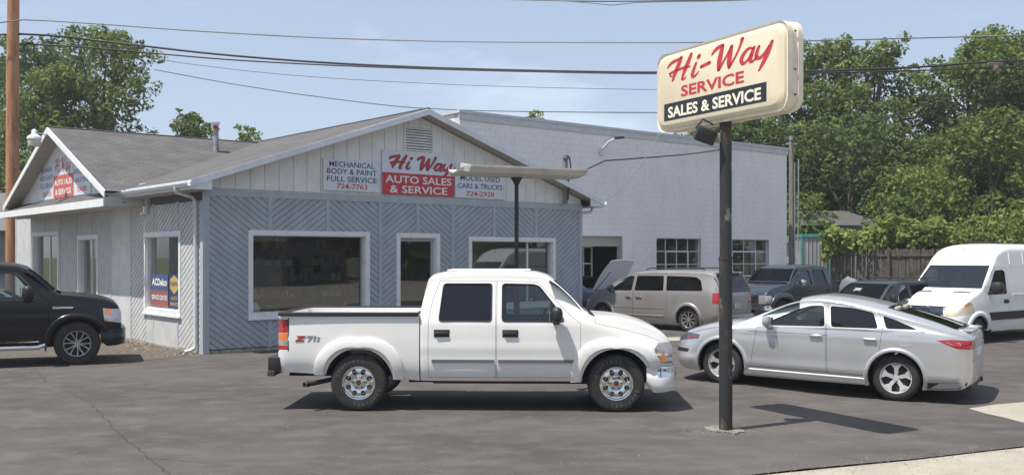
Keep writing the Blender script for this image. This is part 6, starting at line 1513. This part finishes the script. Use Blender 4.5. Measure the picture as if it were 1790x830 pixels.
def tree(px, pyt, Z, width, m, label, seed, base=0., leaf=.125, per=190, nb=26, low=.22, name='leafy_tree', group='trees behind the buildings', cl=1., tall=None):
    """px centre, pyt pixel row of the top, crown width in metres"""
    rng = np.random.default_rng(seed); H_ = CAMH+(YH-pyt)*Z/FPX-base; x0 = (px-CX)/FPX*Z
    t = thing(name, label, 'tree', Vector((x0, Z, base)), 0, group)
    clumps = []; br = MB(); rr = max(.12, H_*.022)
    br.tube([(0,0,-.2),(rng.normal()*.1,0,H_*.25),(rng.normal()*.3,rng.normal()*.3,H_*.55),(rng.normal()*.4,rng.normal()*.4,H_*.85)], [rr*1.3,rr,rr*.6,rr*.15], 8)
    for i in range(nb):
        f = (i+.5)/nb; z = H_*(low+(1-low)*f**.9); ring = math.sin(math.pi*min(1,(.18+.82*(1-f)**.75)))**.6*1. if f > .15 else .75
        wz = width/2*(.28+.85*math.sin(math.pi*(.12+.80*f))**.8)*(1 if f < .85 else .75)
        a = i*2.4+rng.normal()*.5; rd = wz*(.35+.6*rng.random())
        c = (rd*math.cos(a), rd*math.sin(a), min(z, H_-.5)); r = (width*.11+.35)*(.7+.6*rng.random())*cl
        c = (c[0], c[1], min(c[2], H_-r*.62)); clumps.append((*c, r))
        for q in range(8):
            o = rng.normal(size=3); o /= np.linalg.norm(o); k_ = .9+.5*rng.random()
            if f > .5: o[2] = abs(o[2])
            clumps.append((c[0]+o[0]*r*k_, c[1]+o[1]*r*k_, min(c[2]+o[2]*r*k_*.9, H_+.1), r*(.18+.26*rng.random())))
        if i % 2 == 0: br.tube([(0,0,z*.55),(c[0]*.5,c[1]*.5,z*.85),(c[0],c[1],c[2])], [rr*.45,rr*.25,rr*.08], 5)
    clumps.append((0,0,H_-1.0,.9*cl)); br.obj('trunk', M['bark'], t, 60)
    from_mesh('crown', crown_mesh(rng, clumps, leaf, per, m), t); return t
tree(-60, 95, 66, 11, M['leaf_b'], 'leafy tree at the far left edge behind the orange pole', 1)
tree(70, 80, 62, 8.0, M['leaf_b'], 'blue green tree just right of the orange pole', 2)
tree(178, 58, 58, 7.0, M['leaf_a'], 'tall bushy green tree above the left roof with a ragged right side', 3, nb=34)
tree(110, 128, 56, 6.5, M['leaf_a'], 'lower green tree filling the gap behind the side gable', 4)
tree(326, 196, 60, 2.0, M['leaf_a'], 'small tree top just left of the stove pipe', 5, nb=10, low=.5)
tree(350, 213, 62, 2.0, M['leaf_a'], 'small tree top behind the stove pipe', 55, nb=9, low=.5)
tree(435, 224, 64, 1.7, M['leaf_c'], 'tiny tree tip peeking over the shop ridge right of the stove pipe', 6, nb=8, low=.6)
tree(937, 197, 62, 1.6, M['leaf_c'], 'tiny tree tip above the block building roof', 7, nb=7, low=.7)
tree(1300, 205, 58, 7, M['leaf_b'], 'dark tree behind the block building under the sign', 8)
tree(1440, 78, 60, 6.5, M['leaf_a'], 'tall tree right of the sign with a spiky top', 9, nb=32)
tree(1525, 80, 58, 5.6, M['leaf_a'], 'tall tree with a double crown left of the sky gap', 10, nb=30)
tree(1375, 112, 61, 6.5, M['leaf_a'], 'green tree half hidden behind the sign cabinet', 11, nb=24)
tree(1482, 215, 54, 7, M['leaf_b'], 'dark lower tree in the middle of the right group', 12, nb=20)
tree(1600, 235, 55, 6, M['leaf_a'], 'lower tree filling the foot of the sky gap', 13, nb=20)
tree(1692, 92, 56, 6.2, M['leaf_b'], 'large tree right of the sky gap', 14, nb=30)
tree(1765, 55, 55, 8.5, M['leaf_a'], 'tallest tree at the right edge of the photo', 15, nb=34)
tree(1850, 90, 54, 9, M['leaf_b'], 'tree running out of the right edge', 16, nb=26)
tree(1730, 210, 50, 6.5, M['leaf_a'], 'lower green tree above the white van', 17, nb=20, low=.1)
tree(1610, 300, 49, 4.2, M['leaf_c'], 'young yellow green tree behind the fence', 18, nb=16, low=.1, leaf=.10)
tree(1570, 345, 48, 3.2, M['leaf_b'], 'small drooping tree beside the vine bushes', 19, nb=14, low=.1, leaf=.10)
tree(1662, 330, 50, 5, M['leaf_a'], 'bushy green tree behind the van roof', 20, nb=18, low=.05)
tree(1760, 385, 47, 6.5, M['leaf_c'], 'low light green shrub tree above the van', 21, nb=18, low=.05, leaf=.10)
tree(1690, 400, 46.5, 5, M['leaf_c'], 'low light green shrub tree behind the fence end', 22, nb=16, low=.05, leaf=.10)
tree(1402, 345, 50, 3, M['leaf_a'], 'small tree behind the grey service pole', 23, nb=12, low=.1, leaf=.10)
# dense wood behind, a continuous mass
rng = np.random.default_rng(99); cl = []
for i in range(150):
    x = rng.uniform(12,48); cl.append((x, rng.uniform(64,70), rng.uniform(.5,10.0), rng.uniform(1.0,1.9)))
o = from_mesh('woodland', crown_mesh(rng, cl, .22, 80, M['leaf_b'])); o['kind'] = 'stuff'; tag(o, 'dense dark woodland closing the view behind the trees', 'woodland')
cl = []
for i in range(46): x = rng.uniform(-45,-17); cl.append((x, rng.uniform(68,74), rng.uniform(.5,5.5), rng.uniform(1.2,2.0)))
o = from_mesh('woodland', crown_mesh(rng, cl, .22, 80, M['leaf_b'])); o['kind'] = 'stuff'; tag(o, 'dark woodland behind the left trees', 'woodland')
# vines over the fence and shed
def bush(name, label, cl, m, leaf, per, cat='bush'):
    b = from_mesh(name, crown_mesh(rng, cl, leaf, per, m, name)); tag(b, label, cat); return b
cl = []
for i in range(70):
    px = rng.uniform(1448,1640); top = (392 if px < 1545 else 372)+6*math.sin(px*.06)+rng.uniform(0,10); py = rng.uniform(top+8, 425+10*rng.random()); Z = rng.uniform(44.9,46.5); p = PT(px,py,Z); cl.append((p.x,p.y,p.z,rng.uniform(.28,.5)))
for i in range(14):
    px = rng.uniform(1440,1462); p = PT(px, rng.uniform(400,452), 45.2); cl.append((p.x,p.y,p.z,.25))
bush('vine_bush', 'mass of light green vines spilling over the board fence', cl, M['leaf_c'], .13, 330)
cl = [(*PT(rng.uniform(1386,1450), rng.uniform(392,410), 48.5), rng.uniform(.3,.5)) for i in range(14)]
bush('shrub', 'green shrub showing above the metal shed roof', cl, M['leaf_a'], .13, 250)
# ------------------------------------------------------------------ unseen houses and trees around the street, put in for reflections
M['far_siding'] = mat('white lap siding', (.60,.60,.58), .7)
for i, (x, y, w_, m) in enumerate(((-27,33,8,M['far_siding']),(-22,-26,12,M['far_siding']),(6,-28,14,mat('brick', (.22,.10,.07), .9)),(34,-20,11,M['far_siding']),(48,4,14,mat('grey siding', (.20,.21,.22), .8)))):
    t = thing('street_house', ['white sided house beyond the left edge reflected in the side windows','white sided house across the street reflected in the windows','brick house across the street reflected in the glass','white house further right across the street','grey building further down the street'][i], 'house', (x,y,-.1))
    MB().box((-w_/2,-6,0),(w_/2,0,3.4)).obj('wall', m, t)
    r_ = MB(); r_.prism([(-w_/2-.5,3.4),(w_/2+.5,3.4),(0,6.4)], 'y', -6.4, .5); r_.obj('roof', mat('street roof', (.12,.11,.11), .9), t)
    for q in (-.3,.0,.3): MB().box((q*w_-.6,.0,1.0),(q*w_+.6,.04,2.3)).obj('window', M['tint'], t)
cl = []
for i in range(120): cl.append((rng.uniform(-75,75), rng.uniform(-48,-38), rng.uniform(.8,9), rng.uniform(1.6,2.6)))
for i in range(150):
    a_ = rng.uniform(R(-35), R(38)); r_ = rng.uniform(60,72); cl.append((r_*math.cos(a_), r_*math.sin(a_), rng.uniform(.6,8.5), rng.uniform(1.8,2.8)))
o = from_mesh('woodland', crown_mesh(rng, cl, .55, 16, M['leaf_b'])); o['kind'] = 'stuff'; tag(o, 'unseen tree line added behind and beside the street for dark reflections', 'woodland')  # unseen trees, added to darken reflections in glass and car paint
# ------------------------------------------------------------------ inside the shop, seen dimly through the windows
ri = random.Random(4)
shf = thing('stock_shelf', 'dark wall shelving crammed with small boxes seen through the big window', 'shelf', C0+U*2.3+Vv*3.3+Vector((0,0,.05)), RZ)
M['wood_dark'] = mat('dark shelf wood', (.10,.07,.05), .8)
for z in (.5,1.0,1.45,1.9,2.35): MB().box((0,0,z),(3.8,.45,z+.035)).obj('shelf_board', M['wood_dark'], shf)
for x in (0,1.27,2.53,3.77): MB().box((x,0.01,0),(x+.04,.44,2.9)).obj('upright', M['wood_dark'], shf)
cols = [(.30,.07,.05),(.36,.31,.08),(.07,.13,.26),(.45,.43,.40),(.08,.08,.08),(.11,.19,.10),(.32,.21,.10)]
bn_ = ['red','yellow','blue','pale','black','green','tan']
bm_ = [mat('stock box %d' % i, c, .6) for i, c in enumerate(cols)]
for z in (.535,1.035,1.485,1.935,2.385):
    x = .06
    while x < 3.6:
        w_ = ri.uniform(.08,.22); h_ = ri.uniform(.12,.34)
        if ri.random() < .8:
            o = MB().cbox((0,0,0),(w_,.25,h_),.008).obj('stock_box', ri.choice(bm_)); o.location = C0+U*(2.3+x)+Vv*(3.35)+Vector((0,0,.05+z)); o.rotation_euler.z = RZ
            tag(o, '%s parts box on the %s shelf inside the shop' % (bn_[bm_.index(o.data.materials[0])], {.535:'lowest',1.035:'second lowest',1.485:'middle',1.935:'second highest',2.385:'top'}[z]), 'box', 'parts boxes on the stock shelves')
        x += w_+ri.uniform(.01,.05)
dk = thing('office_desk', 'desk with papers and monitor just inside the big window', 'desk', C0+U*1.35+Vv*.9+Vector((0,0,.05)), RZ)
MB().box((0,0,.72),(1.2,.6,.76)).obj('desk_top', M['wood_dark'], dk); MB().box((0,.02,0),(.35,.55,.72)).box((.85,.02,0),(1.2,.55,.72)).obj('drawer_unit', M['wood_dark'], dk)['kind'] = 'stuff'
MB().cbox((.1,.1,.76),(.5,.45,.98),.02).obj('printer', M['sign_white'], dk); MB().cbox((.12,.12,.99),(.45,.40,1.03),.01).obj('paper_stack', M['print_white'], dk)
gd = thing('glazed_door', 'white framed glazed door standing open inside the dark garage bay', 'door', Vector((B0.x,B0.y,.09))+U*(gar[0]+.75)+Vv*1.1, RZ)
f_ = MB()
for x in (0,.42,.84): f_.box((x,0,0),(x+.05,.04,2.5))
for z in (.0,.62,1.24,1.86,2.45): f_.box((0,.002,z),(.89,.038,z+.05))
f_.obj('frame', M['white_trim'], gd)
for x in (.05,.47):
    for z in (.67,1.29,1.91): MB().box((x,.017,z),(x+.37,.023,z+.54)).obj('pane', M['win_glass'], gd)
# workshop contents seen through the garage opening
o = thing('parts_rack', 'white steel rack at the back of the dark garage bay', 'shelf', Vector((B0.x,B0.y,.09))+U*(gar[0]+.7)+Vv*3.2, RZ)
for x in (0,.5,1.2): MB().box((x,0,0),(x+.04,.04,2.4)).obj('upright', M['muntin'], o)
for z in (.5,1.2,1.9): MB().box((0,.001,z),(1.24,.4,z+.04)).obj('shelf_board', M['muntin'], o)
for k in range(4):
    q = MB().cbox((0,0,0),(.5,.5,.6+.3*(k%2)),.04).obj('workshop_crate', bm_[[4,2,3,0][k]]); q.location = Vector((B0.x,B0.y,.09))+U*(gar[0]+.4+.8*k)+Vv*2.6; tag(q, ['black crate at the left of the garage bay','blue crate inside the garage bay','pale crate inside the garage bay','red crate inside the garage bay'][k], 'crate')
for j, wn in enumerate((wA, wB)):
    for k in range(3):
        q = MB().cbox((0,0,0),(.25,.3,1.6+.5*(k%2)),.05).obj('workshop_machine', bm_[[4,3,2][k]]); q.location = Vector((B0.x,B0.y,.09))+U*(wn[0]+.1+.65*k)+Vv*1.6; tag(q, ['leftmost','middle','rightmost'][k]+' machine behind the '+['left','right'][j]+' steel window', 'machine', 'machines behind the steel windows')
# grey tarp lump between navy pickup and dark car
tp = MB(); tr_ = np.random.default_rng(8)
c_ = PT(1486,487,33); VV = []; n = 9
for i in range(n):
    for j in range(n):
        u, v = i/(n-1)-.5, j/(n-1)-.5; VV.append((c_.x+u*.55, c_.y+v*1.2, .09+1.15+.30*max(0,1-3.2*(u*u+v*v))*(1-.6*u)+tr_.normal()*.03 if abs(u)<.49 and abs(v)<.49 else .09))
tp.add(VV, [(i*n+j,(i+1)*n+j,(i+1)*n+j+1,i*n+j+1) for i in range(n-1) for j in range(n-1)]); tag(tp.obj('tarp_cover', mat('grey tarp', (.17,.175,.185), .7), None, 50), 'pale grey tarp bundle between the navy pickup and the dark car', 'tarp')
# pale car nosed in behind the black pickup, and the dusty blue car with its hood up in the garage bay
sed_spec = dict(cat='car', paint='silver_paint', x0=-2.3, x1=2.25, wb=2.7, R=.32, rim=.2, wd=.2, well=.38, yt=.86, style='ten',
    P=[(-2.3,.74),(-2.1,.85),(0,.89),(1.5,.88),(2.0,.80),(2.25,.62)],
    zt=[(-2.3,.95),(-2.2,1.03),(-1.6,1.10),(-1.3,1.16),(-.8,1.38),(-.3,1.45),(.1,1.42),(.5,1.22),(.85,1.04),(1.0,1.00),(1.6,.93),(2.0,.83),(2.25,.66)],
    zb=[(-2.3,.3),(1.8,.22),(2.25,.3)], belt=[(-2.3,.9),(0,.95),(1.0,.93),(2.25,.58)], tumble=.42,
    crown=[(-2.3,.06),(-1.2,.06),(-.3,.11),(.2,.07),(.9,.04),(1.4,.09),(2.25,.08)], sup=3., cav=(-1.3,.8,.45),
    windows=[([(-.15,.99),(.66,.97),(.22,1.30),(-.12,1.33)],'glass'), ([(-1.05,1.0),(-.24,.99),(-.22,1.33),(-.70,1.30)],'glass')],
    wind=dict(poly=[(-.74,1.07),(.74,1.07),(.62,1.38),(-.62,1.38)], a=.1, b=1.2, g0=.15, g1=.86, y=.74),
    carves=[('headlight', [(1.9,.58),(2.4,.52),(2.4,.70),(2.0,.74)], 'y2', .38, 1.2, 'clear_lens')],
    seats=[(.0,.36),(.0,-.36)], seat_z=.45, steering=(.35,.36,.92), dash=(.5,.78,.55,.92), mirror=(.55,.97,.9,'plastic'), step=.1)
sed, _ = build_car('silver_car', 'pale silver sedan whose hood shows between the black pickup and the office', sed_spec)
pf_ = Vector(((92-CX)/FPX*25.0, 25.0, 0)); a_ = R(22); put_by_wheels(sed, pf_-Vector((math.cos(a_),math.sin(a_),0))*2.7, pf_, (-1.35,-.86,0), (1.35,-.86,0))
sd2 = dict(sed_spec); sd2.update(paint='blue_paint', near=1, style='bright')
bc, bsh2 = build_car('dark_blue_car', 'dusty dark blue car in the garage bay with its hood propped open', sd2)
bc.scale = (1.06,1.06,1.02); hc = Vector(((1018-CX)/FPX*34.5, 34.5, .09)); bc.location = hc; a_ = math.atan2(-Vv.y, -Vv.x)+R(8); bc.rotation_euler = (0,0,a_)
# raised hood panel
VV = []; nx, ny = 10, 10
for L_ in (0, .02):
    for i in range(nx+1):
        for j in range(ny+1):
            u, v = i/nx, j/ny*2-1; wv = .74-.12*u*u; tilt = R(52); d = 1.15*u; bow = .10*math.sin(math.pi*u*.6)+.07*(1-v*v)
            VV.append((1.0+d*math.cos(tilt)-bow*math.sin(tilt)-L_*math.sin(tilt), v*wv, .98+d*math.sin(tilt)+bow*math.cos(tilt)+L_*math.cos(tilt)))
q_ = (nx+1)*(ny+1); F = [(i*(ny+1)+j,(i+1)*(ny+1)+j,(i+1)*(ny+1)+j+1,i*(ny+1)+j+1) for i in range(nx) for j in range(ny)]
F = F+[tuple(q_+k for k in reversed(f)) for f in F]
from_mesh('raised_hood', mesh_of('raised_hood', VV, F, M['hood_paint'], smooth=60), bc)
MB().tube([(1.0,-.6,.98),(1.6,-.62,1.6)], .012, 5).obj('prop_rod', M['plastic'], bc)

# ------------------------------------------------------------------ thin summer haze
hzm = bpy.data.materials.new('summer haze'); hzm.use_nodes = True; n = hzm.node_tree; n.nodes.clear()
o_ = n.nodes.new('ShaderNodeOutputMaterial'); v_ = n.nodes.new('ShaderNodeVolumePrincipled'); v_.inputs['Density'].default_value = .0007; v_.inputs['Color'].default_value = (.93,.95,1,1); v_.inputs['Anisotropy'].default_value = .3
n.links.new(v_.outputs[0], o_.inputs['Volume'])
hb_ = MB(); hb_.box((-140,-60,-1.1),(140,110,20)); hb_.obj('haze', hzm)['kind'] = 'stuff'
